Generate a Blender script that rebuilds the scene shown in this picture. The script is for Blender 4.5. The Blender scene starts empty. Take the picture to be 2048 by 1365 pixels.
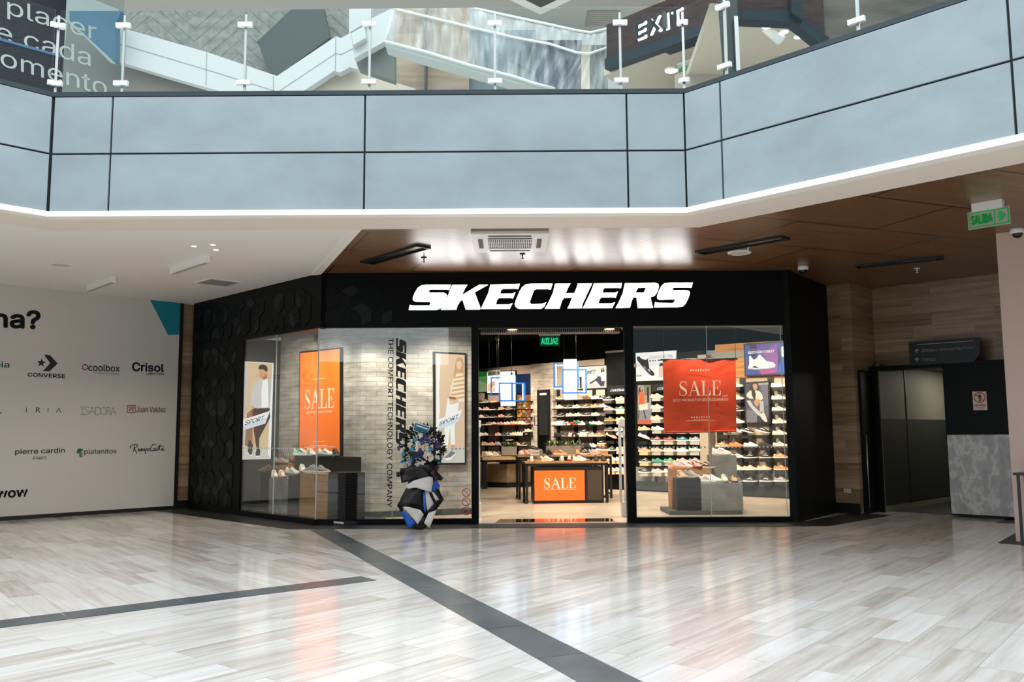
import bpy, math, random
from mathutils import Matrix, Vector
from mathutils.geometry import tessellate_polygon
random.seed(7)
SC = bpy.context.scene
COL = SC.collection
# ------------------------------------------------------------------ camera
FPX, PITCH, ROLL, EYE = 1740.0, math.radians(6.07), 0.006, 1.4
cd = bpy.data.cameras.new('camera'); cam = bpy.data.objects.new('camera', cd); COL.objects.link(cam)
cd.sensor_width = 36.0; cd.lens = 36.0*FPX/2048.0; cd.clip_start = .05; cd.clip_end = 200
cam.matrix_world = Matrix.Translation((0, 0, EYE)) @ Matrix.Rotation(math.radians(90)+PITCH, 4, 'X') @ Matrix.Rotation(-ROLL, 4, 'Z')
SC.camera = cam
# ------------------------------------------------------------------ exposure, world, daylight
vs = SC.view_settings
vs.view_transform = 'Standard'; vs.look = 'None'; vs.gamma = 1.0; vs.use_curve_mapping = False
vs.exposure = 0.14
SC.cycles.max_bounces = 8; SC.cycles.diffuse_bounces = 6; SC.cycles.glossy_bounces = 4
SC.cycles.transparent_max_bounces = 16; SC.cycles.sample_clamp_indirect = 4.0
SC.cycles.caustics_reflective = False; SC.cycles.caustics_refractive = False
wd = bpy.data.worlds.new('sky'); SC.world = wd; wd.use_nodes = True
wd.node_tree.nodes['Background'].inputs[0].default_value = (.80, .90, 1.0, 1)
wd.node_tree.nodes['Background'].inputs[1].default_value = 1.5
def area(name, loc, sx, sy, power, col, rot=(0, 0, 0), spread=180):
    l = bpy.data.lights.new(name, 'AREA'); l.shape = 'RECTANGLE'; l.size = sx; l.size_y = sy; l.energy = power; l.color = col
    l.spread = math.radians(spread)
    o = bpy.data.objects.new(name, l); COL.objects.link(o); o.location = loc; o.rotation_euler = rot
    return o
area('skylight', (-2.0, 8.0, 17.0), 19, 25, 3900, (.96, .98, 1.0))
def spot(name, loc, target, power, col=(1, .80, .58), ang=70, blend=.6, rad=.04):
    l = bpy.data.lights.new(name, 'SPOT'); l.energy = power; l.color = col; l.spot_size = math.radians(ang); l.spot_blend = blend
    l.shadow_soft_size = rad
    o = bpy.data.objects.new(name, l); COL.objects.link(o); o.location = loc
    o.rotation_euler = (Vector(target)-Vector(loc)).to_track_quat('-Z', 'Y').to_euler()
    return o
# ------------------------------------------------------------------ helpers
def ray(px, py):
    xc = (px-1024)/FPX; yc = -(py-682.5)/FPX
    xl = xc*math.cos(ROLL)+yc*math.sin(ROLL); yl = yc*math.cos(ROLL)-xc*math.sin(ROLL)
    return Vector((xl, math.cos(PITCH)-yl*math.sin(PITCH), math.sin(PITCH)+yl*math.cos(PITCH)))
def flat(px, py, z=0.0):                       # where the sight line of a pixel meets the level z
    d = ray(px, py); return Vector((0, 0, EYE))+d*((z-EYE)/d.z)
class Fr:                                      # a vertical reference plane: x to the right, y away from the viewer, z up
    def __init__(s, x, y, a):
        s.o = Vector((x, y, 0)); s.a = math.radians(a)
        s.mat = Matrix.Translation(s.o) @ Matrix.Rotation(s.a, 4, 'Z')
        s.u = Vector((math.cos(s.a), math.sin(s.a), 0)); s.n = Vector((-math.sin(s.a), math.cos(s.a), 0))
    def uz(s, px, py, d=0.0):
        r = ray(px, py); p = s.o+s.n*d; e = Vector((0, 0, EYE))
        t = (p-e).dot(s.n)/r.dot(s.n); h = e+r*t
        return ((h-s.o).dot(s.u), h.z)
    def M(s, u, y, z): return s.mat @ Matrix.Translation((u, y, z))
class MB:                                      # collects shapes for ONE mesh
    def __init__(s): s.v = []; s.f = []; s.m = []; s.uv = {}; s.smooth = set()
    def face(s, pts, m=0, uv=None):
        k = len(s.v); s.v += [tuple(p) for p in pts]; s.f.append(list(range(k, k+len(pts)))); s.m.append(m)
        if uv: s.uv[len(s.f)-1] = uv
    def box(s, x0, x1, y0, y1, z0, z1, m=0, T=None):
        c = [Vector(p) for p in ((x0,y0,z0),(x1,y0,z0),(x1,y1,z0),(x0,y1,z0),(x0,y0,z1),(x1,y0,z1),(x1,y1,z1),(x0,y1,z1))]
        if T: c = [T @ p for p in c]
        k = len(s.v); s.v += [tuple(p) for p in c]
        for q in ((0,3,2,1),(4,5,6,7),(0,1,5,4),(1,2,6,5),(2,3,7,6),(3,0,4,7)):
            s.f.append([k+i for i in q]); s.m.append(m)
        return s
    def prism(s, pts, z0, z1, m=0, mtop=None, mbot=None, axis='z'):   # extrude a plan outline (or, axis 'y', a front outline)
        n = len(pts); a = 0.0
        for i in range(n): a += pts[i][0]*pts[(i+1) % n][1]-pts[(i+1) % n][0]*pts[i][1]
        if a < 0: pts = list(reversed(pts))
        P = (lambda p, z: (p[0], p[1], z)) if axis == 'z' else (lambda p, z: (p[0], z, p[1]))
        k = len(s.v); s.v += [P(p, z0) for p in pts]+[P(p, z1) for p in pts]
        tri = tessellate_polygon([[Vector((p[0], p[1], 0)) for p in pts]])
        flip = axis != 'z'
        for t in tri:
            t = list(t)
            q = [Vector((pts[i][0], pts[i][1], 0)) for i in t]
            if (q[1]-q[0]).cross(q[2]-q[0]).z < 0: t.reverse()
            lo, hi = [k+i for i in reversed(t)], [k+n+i for i in t]
            if flip: lo.reverse(); hi.reverse()
            s.f.append(lo); s.m.append(m if mbot is None else mbot); s.f.append(hi); s.m.append(m if mtop is None else mtop)
        for i in range(n):
            j = (i+1) % n; q = [k+i, k+j, k+n+j, k+n+i]
            if flip: q.reverse()
            s.f.append(q); s.m.append(m)
        return s
    def poly(s, pts3, m=0, holes=()):          # flat outline, any plane facing -y
        loops = [[Vector(p) for p in pts3]]+[[Vector(p) for p in h] for h in holes]
        allp = [p for l in loops for p in l]; k = len(s.v); s.v += [tuple(p) for p in allp]
        for t in tessellate_polygon(loops):
            t = list(t); nn = (allp[t[1]]-allp[t[0]]).cross(allp[t[2]]-allp[t[0]])
            if nn.y > 0: t.reverse()
            s.f.append([k+i for i in t]); s.m.append(m)
        return s
    def tube(s, path, r, n=8, m=0, r2=None, cap=True):
        path = [Vector(p) for p in path]; k = len(s.v); L = len(path)
        for i, p in enumerate(path):
            d = (path[min(i+1, L-1)]-path[max(i-1, 0)]).normalized()
            a = d.cross(Vector((0, 0, 1)) if abs(d.z) < .9 else Vector((1, 0, 0))).normalized(); b = d.cross(a)
            rr = r if r2 is None else r+(r2-r)*i/max(1, L-1)
            for j in range(n):
                t = 2*math.pi*j/n; s.v.append(tuple(p+a*math.cos(t)*rr+b*math.sin(t)*rr))
        for i in range(L-1):
            for j in range(n):
                s.f.append([k+i*n+j, k+i*n+(j+1) % n, k+(i+1)*n+(j+1) % n, k+(i+1)*n+j]); s.m.append(m); s.smooth.add(len(s.f)-1)
        if cap:
            s.f.append([k+j for j in reversed(range(n))]); s.m.append(m); s.f.append([k+(L-1)*n+j for j in range(n)]); s.m.append(m)
        return s
    def lathe(s, prof, c=(0, 0, 0), n=20, m=0, sy=1.0):
        k = len(s.v); c = Vector(c)
        for r, z in prof:
            for j in range(n):
                t = 2*math.pi*j/n; s.v.append((c.x+r*math.cos(t), c.y+r*math.sin(t)*sy, c.z+z))
        for i in range(len(prof)-1):
            for j in range(n):
                s.f.append([k+i*n+j, k+i*n+(j+1) % n, k+(i+1)*n+(j+1) % n, k+(i+1)*n+j]); s.m.append(m); s.smooth.add(len(s.f)-1)
        return s
    def build(s, name, mats, parent=None, M=None, objmat=False):
        me = bpy.data.meshes.new(name); me.from_pydata(s.v, [], s.f)
        if not isinstance(mats, (list, tuple)): mats = [mats]
        for q in mats: me.materials.append(q)
        for i, p in enumerate(me.polygons):
            p.material_index = min(s.m[i], len(mats)-1); p.use_smooth = i in s.smooth
        if s.uv:
            ul = me.uv_layers.new(name='uv')
            for i, p in enumerate(me.polygons):
                if i in s.uv:
                    for li, c in zip(p.loop_indices, s.uv[i]): ul.data[li].uv = c
        me.update()
        o = bpy.data.objects.new(name, me); COL.objects.link(o)
        if parent: o.parent = parent
        if M is not None: o.matrix_local = M
        return o
def tag(o, label=None, cat=None, group=None, kind=None):
    if label: o['label'] = label
    if cat: o['category'] = cat
    if group: o['group'] = group
    if kind: o['kind'] = kind
    return o
def thing(name, label, cat, M, group=None):
    o = bpy.data.objects.new(name, None); COL.objects.link(o); o.empty_display_size = .1; o.matrix_world = M
    return tag(o, label, cat, group)
def struct(name, mb, mats, M=None):
    return tag(mb.build(name, mats, None, M), kind='structure')
# ------------------------------------------------------------------ materials
def lin(c):
    return tuple(((x/255)/12.92 if x/255 <= .04045 else ((x/255+.055)/1.055)**2.4) for x in c)
MATS = {}
def mat(name, rgb, rough=.5, metal=0.0, emit=0.0, spec=.5, ecol=None):
    if name in MATS: return MATS[name]
    m = bpy.data.materials.new(name); m.use_nodes = True; b = m.node_tree.nodes['Principled BSDF']
    c = lin(rgb)+(1,)
    b.inputs['Base Color'].default_value = c; b.inputs['Roughness'].default_value = rough; b.inputs['Metallic'].default_value = metal
    b.inputs['Specular IOR Level'].default_value = spec
    if emit:
        b.inputs['Emission Color'].default_value = (lin(ecol)+(1,)) if ecol else c; b.inputs['Emission Strength'].default_value = emit
    MATS[name] = m; return m
def nodes(name, rough=.5, spec=.5):
    m = mat(name, (128, 128, 128), rough, spec=spec); nt = m.node_tree
    return m, nt, nt.nodes['Principled BSDF'], (lambda t, **k: mk(nt, t, k)), nt.links.new
def mk(nt, t, k):
    n = nt.nodes.new(t)
    for a, b in k.items():
        if a.startswith('i_'): n.inputs[a[2:].replace('_', ' ')].default_value = b
        else: setattr(n, a, b)
    return n
def ramp(N, L, src, stops):
    r = N('ShaderNodeValToRGB'); e = r.color_ramp.elements
    while len(e) < len(stops): e.new(.5)
    for el, (p, c) in zip(e, stops): el.position = p; el.color = lin(c)+(1,)
    L(src, r.inputs[0]); return r.outputs[0]
def coords(N, L, uv=False, rot=0.0, scale=(1, 1, 1), swap=True):   # (x, z) of the object as the texture plane, or UV
    tc = N('ShaderNodeTexCoord')
    if uv: src = tc.outputs['UV']
    elif swap:
        sp = N('ShaderNodeSeparateXYZ'); L(tc.outputs['Object'], sp.inputs[0]); cb = N('ShaderNodeCombineXYZ')
        L(sp.outputs[0], cb.inputs[0]); L(sp.outputs[2], cb.inputs[1]); L(sp.outputs[1], cb.inputs[2]); src = cb.outputs[0]
    else: src = tc.outputs['Object']
    mp = N('ShaderNodeMapping'); mp.inputs['Rotation'].default_value = (0, 0, rot); mp.inputs['Scale'].default_value = scale
    L(src, mp.inputs[0]); return mp.outputs[0]
def stretched(N, L, vec, sx, sy, detail=5, scale=1.0, rough=.6):
    mp = N('ShaderNodeMapping'); mp.inputs['Scale'].default_value = (sx, sy, 1); L(vec, mp.inputs[0])
    n = N('ShaderNodeTexNoise', i_Scale=scale, i_Detail=detail, i_Roughness=rough); L(mp.outputs[0], n.inputs[0]); return n.outputs[0]
def mixc(N, L, fac, a, b, bt='MIX'):
    n = N('ShaderNodeMix', data_type='RGBA', blend_type=bt)
    if isinstance(fac, float): n.inputs[0].default_value = fac
    else: L(fac, n.inputs[0])
    for i, x in ((6, a), (7, b)):
        if isinstance(x, tuple): n.inputs[i].default_value = lin(x)+(1,)
        else: L(x, n.inputs[i])
    return n.outputs[2]
def slabs(name, c_lo, c_mid, c_hi, w, h, rot=0.0, mortar=(90, 85, 80), msize=.002, rough=.2, swap=True, streak=(1.5, 18), offset=.37, var=.55, spec=.5, jit=.5):
    m, nt, b, N, L = nodes(name, rough, spec)
    v = coords(N, L, rot=rot, swap=swap)
    br = N('ShaderNodeTexBrick', offset=offset, offset_frequency=2, i_Scale=1.0, i_Mortar_Size=msize, i_Brick_Width=w, i_Row_Height=h, i_Bias=0.0, i_Mortar_Smooth=.1)
    br.inputs['Color1'].default_value = (0, 0, 0, 1); br.inputs['Color2'].default_value = (1, 1, 1, 1); br.inputs['Mortar'].default_value = (.5, .5, .5, 1)
    L(v, br.inputs[0])
    # shift the streak pattern from slab to slab
    ad = N('ShaderNodeVectorMath', operation='MULTIPLY_ADD'); L(br.outputs[0], ad.inputs[0]); ad.inputs[1].default_value = (37, 11, 5); L(v, ad.inputs[2])
    st = stretched(N, L, ad.outputs[0], streak[0], streak[1])
    st2 = stretched(N, L, ad.outputs[0], streak[0]*2.2, streak[1]*3.2, 8)
    a = N('ShaderNodeMath', operation='MULTIPLY_ADD'); L(br.outputs[0], a.inputs[0]); a.inputs[1].default_value = var; a.inputs[2].default_value = -var/2
    s = N('ShaderNodeMath', operation='ADD'); L(a.outputs[0], s.inputs[0]); L(st, s.inputs[1])
    s2 = N('ShaderNodeMath', operation='MULTIPLY_ADD'); L(st2, s2.inputs[0]); s2.inputs[1].default_value = jit; s2.inputs[2].default_value = -jit/2
    s3 = N('ShaderNodeMath', operation='ADD'); L(s.outputs[0], s3.inputs[0]); L(s2.outputs[0], s3.inputs[1])
    col = ramp(N, L, s3.outputs[0], [(.2, c_lo), (.5, c_mid), (.75, c_hi)])
    L(mixc(N, L, br.outputs['Fac'], col, mortar), b.inputs['Base Color'])
    return m
def cloudy(name, c1, c2, scale=1.2, rough=.6, sx=1.0, sy=1.0, swap=True, spec=.4, lo=.35, hi=.65, bump=0.0, detail=6):
    m, nt, b, N, L = nodes(name, rough, spec)
    n = stretched(N, L, coords(N, L, swap=swap), sx, sy, detail, scale)
    L(ramp(N, L, n, [(lo, c1), (hi, c2)]), b.inputs['Base Color'])
    if bump:
        bp = N('ShaderNodeBump', i_Strength=bump, i_Distance=.02); L(n, bp.inputs['Height']); L(bp.outputs[0], b.inputs['Normal'])
    return m
def brickmat(name, c1, c2, mortar, w, h, uv=True, rough=.8, msize=.006, bump=.5, ns=6):
    m, nt, b, N, L = nodes(name, rough, .3)
    v = coords(N, L, uv=uv)
    br = N('ShaderNodeTexBrick', i_Scale=1.0, i_Mortar_Size=msize, i_Brick_Width=w, i_Row_Height=h, i_Bias=0.0)
    br.inputs['Color1'].default_value = lin(c1)+(1,); br.inputs['Color2'].default_value = lin(c2)+(1,); br.inputs['Mortar'].default_value = lin(mortar)+(1,)
    L(v, br.inputs[0])
    n = stretched(N, L, v, 1.0, 3.0, 6, ns*.3)
    r = ramp(N, L, n, [(.3, (150, 150, 150)), (.7, (255, 255, 255))])
    L(mixc(N, L, .8, br.outputs[0], r, 'MULTIPLY'), b.inputs['Base Color'])
    iv = N('ShaderNodeMath', operation='SUBTRACT'); iv.inputs[0].default_value = 1.0; L(br.outputs['Fac'], iv.inputs[1])
    bp = N('ShaderNodeBump', i_Strength=bump, i_Distance=.01); L(iv.outputs[0], bp.inputs['Height']); L(bp.outputs[0], b.inputs['Normal'])
    return m
def glassmat(name, tint=(1, 1, 1), base=.05, edge=.6, rough=0.0):
    m = bpy.data.materials.new(name); m.use_nodes = True; nt = m.node_tree; nt.nodes.clear(); L = nt.links.new
    N = lambda t, **k: mk(nt, t, k)
    o = N('ShaderNodeOutputMaterial'); mx = N('ShaderNodeMixShader'); tr = N('ShaderNodeBsdfTransparent'); gl = N('ShaderNodeBsdfGlossy')
    tr.inputs[0].default_value = tint+(1,); gl.inputs['Roughness'].default_value = rough
    lw = N('ShaderNodeLayerWeight', i_Blend=.5); pw = N('ShaderNodeMath', operation='POWER'); pw.inputs[1].default_value = 4.0
    ma = N('ShaderNodeMath', operation='MULTIPLY_ADD'); ma.inputs[1].default_value = edge; ma.inputs[2].default_value = base
    L(lw.outputs['Facing'], pw.inputs[0]); L(pw.outputs[0], ma.inputs[0]); L(ma.outputs[0], mx.inputs[0])
    L(tr.outputs[0], mx.inputs[1]); L(gl.outputs[0], mx.inputs[2]); L(mx.outputs[0], o.inputs[0])
    return m
G_SHOP = glassmat('shop_glass', (.95, .975, .97), .105)
G_RAIL = glassmat('railing_glass', (.935, .965, .96), .010, .4)
FLOOR_R = slabs('travertine_floor', (172, 163, 152), (200, 196, 189), (213, 211, 207), 1.05, .245, rot=math.radians(-51), mortar=(150, 146, 140), msize=.0018, rough=.13, swap=False, streak=(.9, 11), var=.32, jit=.28)
FLOOR_L = slabs('travertine_floor_crosswise', (168, 158, 146), (198, 192, 184), (212, 209, 203), 1.05, .245, rot=math.radians(51), mortar=(150, 146, 140), msize=.0018, rough=.13, swap=False, streak=(.9, 11), var=.42, jit=.28)
SLATE = cloudy('dark_slate', (66, 74, 77), (84, 91, 93), 3, .28, swap=False)
SLATE_D = cloudy('threshold_stone', (28, 31, 32), (40, 43, 44), 3, .4, swap=False, spec=.3)
TRAV = slabs('travertine_wall', (112, 90, 66), (156, 132, 104), (180, 158, 130), 1.0, .215, rough=.35, mortar=(120, 100, 78), streak=(.5, 11), var=.3, offset=.31, msize=.0012)
GREY_P = cloudy('grey_plaster_panel', (137, 150, 154), (154, 168, 173), .9, .62, 1, 1.6, lo=.3, hi=.7, detail=9)
WOODC = slabs('wood_veneer_ceiling', (94, 66, 43), (112, 80, 53), (128, 94, 63), 2.4, 1.2, rot=math.radians(-22), mortar=(30, 19, 12), msize=.014, rough=.31, swap=False, streak=(.8, 14), var=.12, jit=.2, offset=.5, spec=.7)
WHITE = mat('white_paint', (240, 238, 234), .6)
CREAM = mat('cream_soffit', (236, 226, 214), .6)
COVE = mat('white_cove_strip', (250, 246, 240), .5)
BLACK = mat('black_cladding', (3, 7, 7), .5, spec=.14)
BLACKG = mat('black_gloss', (5, 9, 9), .28, spec=.4)
BLACKM = mat('black_metal', (14, 16, 16), .4)
VOID = mat('black_ceiling', (4, 5, 6), .9, spec=.05)
NAVYM = mat('navy', (10, 22, 40), .5)
STEEL = mat('brushed_steel', (190, 190, 186), .28, 1.0)
SILVER = mat('silver_clamp', (225, 225, 222), .35, .2)
WHITEP = mat('white_plastic', (232, 231, 227), .4)
CONCF = cloudy('polished_concrete_floor', (186, 170, 150), (212, 197, 178), .8, .22, swap=False)
PINK = mat('pale_pink_plaster', (206, 180, 168), .7)
BRICKW = brickmat('whitewashed_brick', (196, 188, 176), (212, 205, 194), (160, 153, 143), .36, .082, msize=.004, bump=.35)
# ------------------------------------------------------------------ lettering
FONT = None
try:
    import os
    for fn in ('Inter.woff2',):
        p = os.path.join(bpy.utils.system_resource('DATAFILES'), 'fonts', fn)
        if os.path.exists(p): FONT = bpy.data.fonts.load(p)
except Exception: FONT = None
TC = {}
def text_mesh(s, bold=0.0):                    # outline of a line of lettering, scaled to a unit box
    if (s, bold) in TC: return TC[(s, bold)]
    c = bpy.data.curves.new('lettering', 'FONT'); c.body = s; c.offset = bold; c.resolution_u = 4; c.fill_mode = 'FRONT'
    if FONT: c.font = FONT
    o = bpy.data.objects.new('lettering', c); COL.objects.link(o)
    dg = bpy.context.evaluated_depsgraph_get(); dg.update()
    me = o.evaluated_get(dg).to_mesh()
    V = [(v.co.x, v.co.y) for v in me.vertices]; F = [list(p.vertices) for p in me.polygons]
    o.evaluated_get(dg).to_mesh_clear(); bpy.data.objects.remove(o); bpy.data.curves.remove(c)
    x0, x1 = min(v[0] for v in V), max(v[0] for v in V); y0, y1 = min(v[1] for v in V), max(v[1] for v in V)
    V = [((x-x0)/(x1-x0), (y-y0)/(y1-y0)) for x, y in V]
    TC[(s, bold)] = (V, F); return V, F
def quadmap(q):                                # q: TL, TR, BR, BL in (u, z)
    return lambda a, b: tuple((q[3][i]*(1-a)+q[2][i]*a)*(1-b)+(q[0][i]*(1-a)+q[1][i]*a)*b for i in (0, 1))
def pxquad(fr, pts, d): return [fr.uz(px, py, d) for px, py in pts]
def crop(x0, y0, s): return lambda X, Y: (x0+X/s, y0+Y/s)
def add_text(mb, s, q, y, m=0, bold=0.0, flip=False):      # a heavier weight is the same outline set again a hair to each side
    V, F = text_mesh(s); f = quadmap(q)
    wd = (Vector(q[1])-Vector(q[0])).length or 1; ht = (Vector(q[3])-Vector(q[0])).length
    by = bold*1.1; bx = by*ht/wd
    sh = [(0, 0)] if not bold else [(bx*math.cos(2*math.pi*i/8), by*math.sin(2*math.pi*i/8)) for i in range(8)]
    for sx, sy in sh:
        k = len(mb.v)
        for a, b in V:
            a = bx+a*(1-2*bx)+sx; b = by+b*(1-2*by)+sy
            u, z = f(1-a if flip else a, b); mb.v.append((u, y, z))
        for t in F:
            p = [Vector(mb.v[k+i]) for i in t]
            if len(p) >= 3 and (p[1]-p[0]).cross(p[2]-p[0]).y > 0: t = list(reversed(t))
            mb.f.append([k+i for i in t]); mb.m.append(m)
    return mb
def strokes(mb, f, y, paths, w, m=0):          # hairline strokes on a flat sign; f maps unit box to (u, z)
    for p in paths:
        P = [Vector(f(*q)) for q in p]
        for a, b in zip(P, P[1:]):
            d = (b-a)
            if d.length < 1e-6: continue
            n = Vector((-d.y, d.x)).normalized()*w/2; e = d.normalized()*w*.3
            mb.poly([(c.x, y, c.y) for c in (a-n-e, b-n+e, b+n+e, a+n-e)], m)
    return mb
def disc(mb, u, z, r, y, m=0, n=16, ri=0.0):
    o = [(u+r*math.cos(2*math.pi*i/n), y, z+r*math.sin(2*math.pi*i/n)) for i in range(n)]
    h = [(u+ri*math.cos(2*math.pi*i/n), y, z+ri*math.sin(2*math.pi*i/n)) for i in range(n)]
    if ri: 
        for i in range(n): mb.poly([o[i], o[(i+1) % n], h[(i+1) % n], h[i]], m)
    else: mb.poly(o, m)
    return mb
# block italic letters of the shop name, outlines in a 2048 x 341 drawing
def _p(s): 
    a = [float(x) for x in s.replace(',', ' ').split()]; return list(zip(a[::2], a[1::2]))
LOGO = [
 ([_p('65,243 72,208 90,212 200,213 210,207 214,195 208,188 110,186 95,176 92,160 105,125 125,90 150,72 180,68 350,68 338,106 320,101 215,100 203,107 200,118 210,124 300,124 318,132 325,145 318,175 300,215 280,235 255,243')]),
 ([_p('284,243 310,205 330,150 345,105 360,70 463,70 445,98 425,143 520,85 545,70 605,70 512,122 515,130 550,228 548,243 452,243 430,175 415,182 395,215 388,243')]),
 ([_p('554,240 575,195 605,130 620,70 820,66 808,102 795,99 705,99 693,108 685,133 770,133 790,124 772,167 755,164 675,164 662,182 656,209 745,209 770,200 750,240')]),
 ([_p('820,240 805,236 790,225 785,205 795,175 815,125 835,90 860,70 890,66 1043,66 1030,106 1010,103 930,103 915,112 890,180 886,195 895,208 970,206 998,196 985,225 965,240')]),
 ([_p('988,240 1010,205 1045,130 1060,67 1165,66 1150,90 1130,133 1190,133 1212,80 1214,66 1312,66 1295,100 1260,175 1245,205 1240,238 1142,238 1155,215 1175,164 1120,166 1105,185 1088,240')]),
 ([_p('1247,238 1265,200 1300,130 1325,66 1515,64 1507,100 1490,97 1400,97 1388,106 1382,132 1465,132 1487,123 1470,167 1450,163 1372,164 1358,182 1354,206 1440,206 1466,198 1445,238')]),
 ([_p('1468,238 1490,200 1520,135 1535,66 1740,64 1762,72 1766,90 1755,125 1740,150 1725,160 1705,162 1722,238 1620,238 1612,165 1592,164 1580,185 1566,236'), _p('1625,98 1668,96 1678,102 1662,132 1603,132')]),
 ([_p('1730,235 1738,198 1755,204 1860,206 1872,195 1870,180 1770,183 1755,175 1752,158 1765,120 1785,85 1805,68 1835,64 1997,64 1987,100 1970,97 1870,97 1858,105 1860,116 1955,118 1972,125 1975,140 1965,170 1945,210 1925,230 1895,235')]),
]
def logo_pts(f):                               # f maps unit box (a to the right, b up) to (u, z)
    return [[[f((x-65)/1932.0, (243-y)/179.0) for x, y in lp] for lp in L] for L in LOGO]
# high contrast serif capitals for the word on the sale signs, in a unit cell
def serif_S():
    sp = [(.80,.80,.02),(.72,.93,.03),(.52,.985,.03),(.30,.93,.06),(.20,.77,.12),(.28,.62,.17),(.52,.49,.19),(.76,.36,.17),(.83,.21,.12),(.70,.06,.06),(.46,.012,.03),(.26,.06,.03),(.15,.22,.02)]
    L, R = [], []
    for i, (x, y, w) in enumerate(sp):
        a = sp[max(0, i-1)]; b = sp[min(len(sp)-1, i+1)]; d = Vector((b[0]-a[0], b[1]-a[1])).normalized(); n = Vector((-d.y, d.x))*w/2
        L.append((x+n.x, y+n.y)); R.append((x-n.x, y-n.y))
    return [L+R[::-1], [(.80,.66),(.83,.66),(.83,1.0),(.80,1.0)], [(.12,.0),(.15,.0),(.15,.36),(.12,.36)]]
SERIF = {'S': serif_S(),
 'A': [[(.10,.03),(.14,.03),(.50,.92),(.46,1.0)], [(.46,1.0),(.54,1.0),(.93,.03),(.74,.03),(.46,.88)], [(.24,.33),(.68,.33),(.67,.37),(.25,.37)], [(.0,0),(.26,0),(.26,.03),(.0,.03)], [(.62,0),(1.02,0),(1.02,.03),(.62,.03)]],
 'L': [[(.16,.02),(.34,.02),(.34,.98),(.16,.98)], [(.04,.97),(.46,.97),(.46,1),(.04,1)], [(.04,0),(.90,0),(.90,.03),(.04,.03)], [(.87,.03),(.90,.03),(.93,.34),(.90,.34),(.80,.10),(.70,.03)]],
 'E': [[(.14,.02),(.32,.02),(.32,.98),(.14,.98)], [(.02,.97),(.88,.97),(.88,1),(.02,1)], [(.85,.70),(.88,.70),(.88,.97),(.70,.97),(.80,.90)], [(.02,0),(.90,0),(.90,.03),(.02,.03)], [(.87,.30),(.92,.34),(.90,.03),(.70,.03),(.82,.12)], [(.32,.49),(.62,.49),(.62,.52),(.32,.52)], [(.60,.36),(.63,.36),(.63,.66),(.60,.66),(.56,.53),(.56,.48)]]}
def add_sale(mb, q, y, m=0):
    f = quadmap(q); w = [.235, .285, .25, .23]; x = 0.0
    for ch, ww in zip('SALE', w):
        for pl in SERIF[ch]: mb.poly([(lambda t: (t[0], y, t[1]))(f(x+a*ww*.97, b)) for a, b in pl], m)
        x += ww
    return mb
def art(name, parent, fr, d, cr, items, org, step=.0012):   # a printed picture: flat coloured areas lying on one another
    mb = MB(); mats = []; k = 0
    for it in items:
        m = it[0]
        if m not in mats: mats.append(m)
        y = d-k*step; k += 1
        pts = [fr.uz(*cr(X, Y), y) for X, Y in (it[1] if isinstance(it[1], list) else _p(it[1]))]
        mb.poly([(u-org[0], y-org[1], z-org[2]) for u, z in pts], mats.index(m))
    return mb.build(name, mats, parent)
def ordw(n): return ['first', 'second', 'third', 'fourth', 'fifth', 'sixth', 'seventh', 'eighth', 'ninth', 'tenth', 'eleventh', 'twelfth', 'thirteenth', 'fourteenth'][n]
# ------------------------------------------------------------------ reference planes
FF = Fr(0, 13.75, 0); FL = Fr(-3.1, 13.75, -45); FRR = Fr(4.45, 13.75, 53.1); FH = Fr(-6.43, 16.82, 45)
FT = Fr(6.54, 15.62, -45); FC = Fr(5.75, 15.12, -45); FB = Fr(0, 24.3, -45)
FG = Fr(0, 9.93, 0); FGL = Fr(-5.4, 9.93, 45); FGR = Fr(2.05, 9.93, -45)
ZC = 3.976
# ------------------------------------------------------------------ floors
struct('floor', MB().prism([(-30, -20), (30, -20), (30, 40), (-30, 40)], -.2, 0), FLOOR_R)
def P2(px, py): v = flat(px, py); return (v.x, v.y)
# diagonal slate bands and the crosswise paved corner between them
A0, A1 = Vector((-2.85, 13.13)), Vector((.54, 5.09)); dA = (A1-A0).normalized(); nA = Vector((-dA.y, dA.x))
B0, B1 = Vector((-3.85, 6.70)), Vector((-1.28, 8.80)); dB = (B1-B0).normalized(); nB = Vector((-dB.y, dB.x))
def band(a, b, n, w): return [tuple(a+n*w), tuple(b+n*w), tuple(b-n*w), tuple(a-n*w)]
struct('floor_corner', MB().prism([(-3.35, 13.15), tuple(A0), tuple(B1), tuple(B0-dB*12), (-14, 9), (-6.5, 16.8)], .0, .002), FLOOR_L)
mb = MB()
L = (A1-A0).length; k = 0.0
while k < L+4:
    mb.prism(band(A0+dA*(k+.003), A0+dA*min(k+.897, L+4), nA, .165), .001, .0045); k += .9
k = .17
L = (B1-B0).length+12
while k < L:
    mb.prism(band(B1-dB*(k+.003), B1-dB*(k+.897), nB, .15), .001, .004); k += .9
struct('floor_band', mb, SLATE)
struct('floor_threshold', MB().prism([(-6.25, 16.9), (-3.1, 13.75), (4.45, 13.75), (5.9, 15.2), (6.3, 14.75), (4.7, 13.15), (-3.35, 13.15), (-6.67, 16.47)], .0, .005), SLATE_D)
struct('floor_shop', MB().prism([(-6.2, 16.85), (-3.1, 13.8), (4.45, 13.8), (5.6, 15.3), (7.5, 16.9), (-3.0, 27.6)], .0, .006), CONCF)
struct('floor_mat_strip', MB().prism([P2(1993, 1046), P2(2032, 1033), P2(2075, 1035), P2(2075, 1050)], 0, .004).prism([P2(1996, 1087), P2(2033, 1066), P2(2075, 1068), P2(2075, 1094)], 0, .004), SLATE_D)
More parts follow.
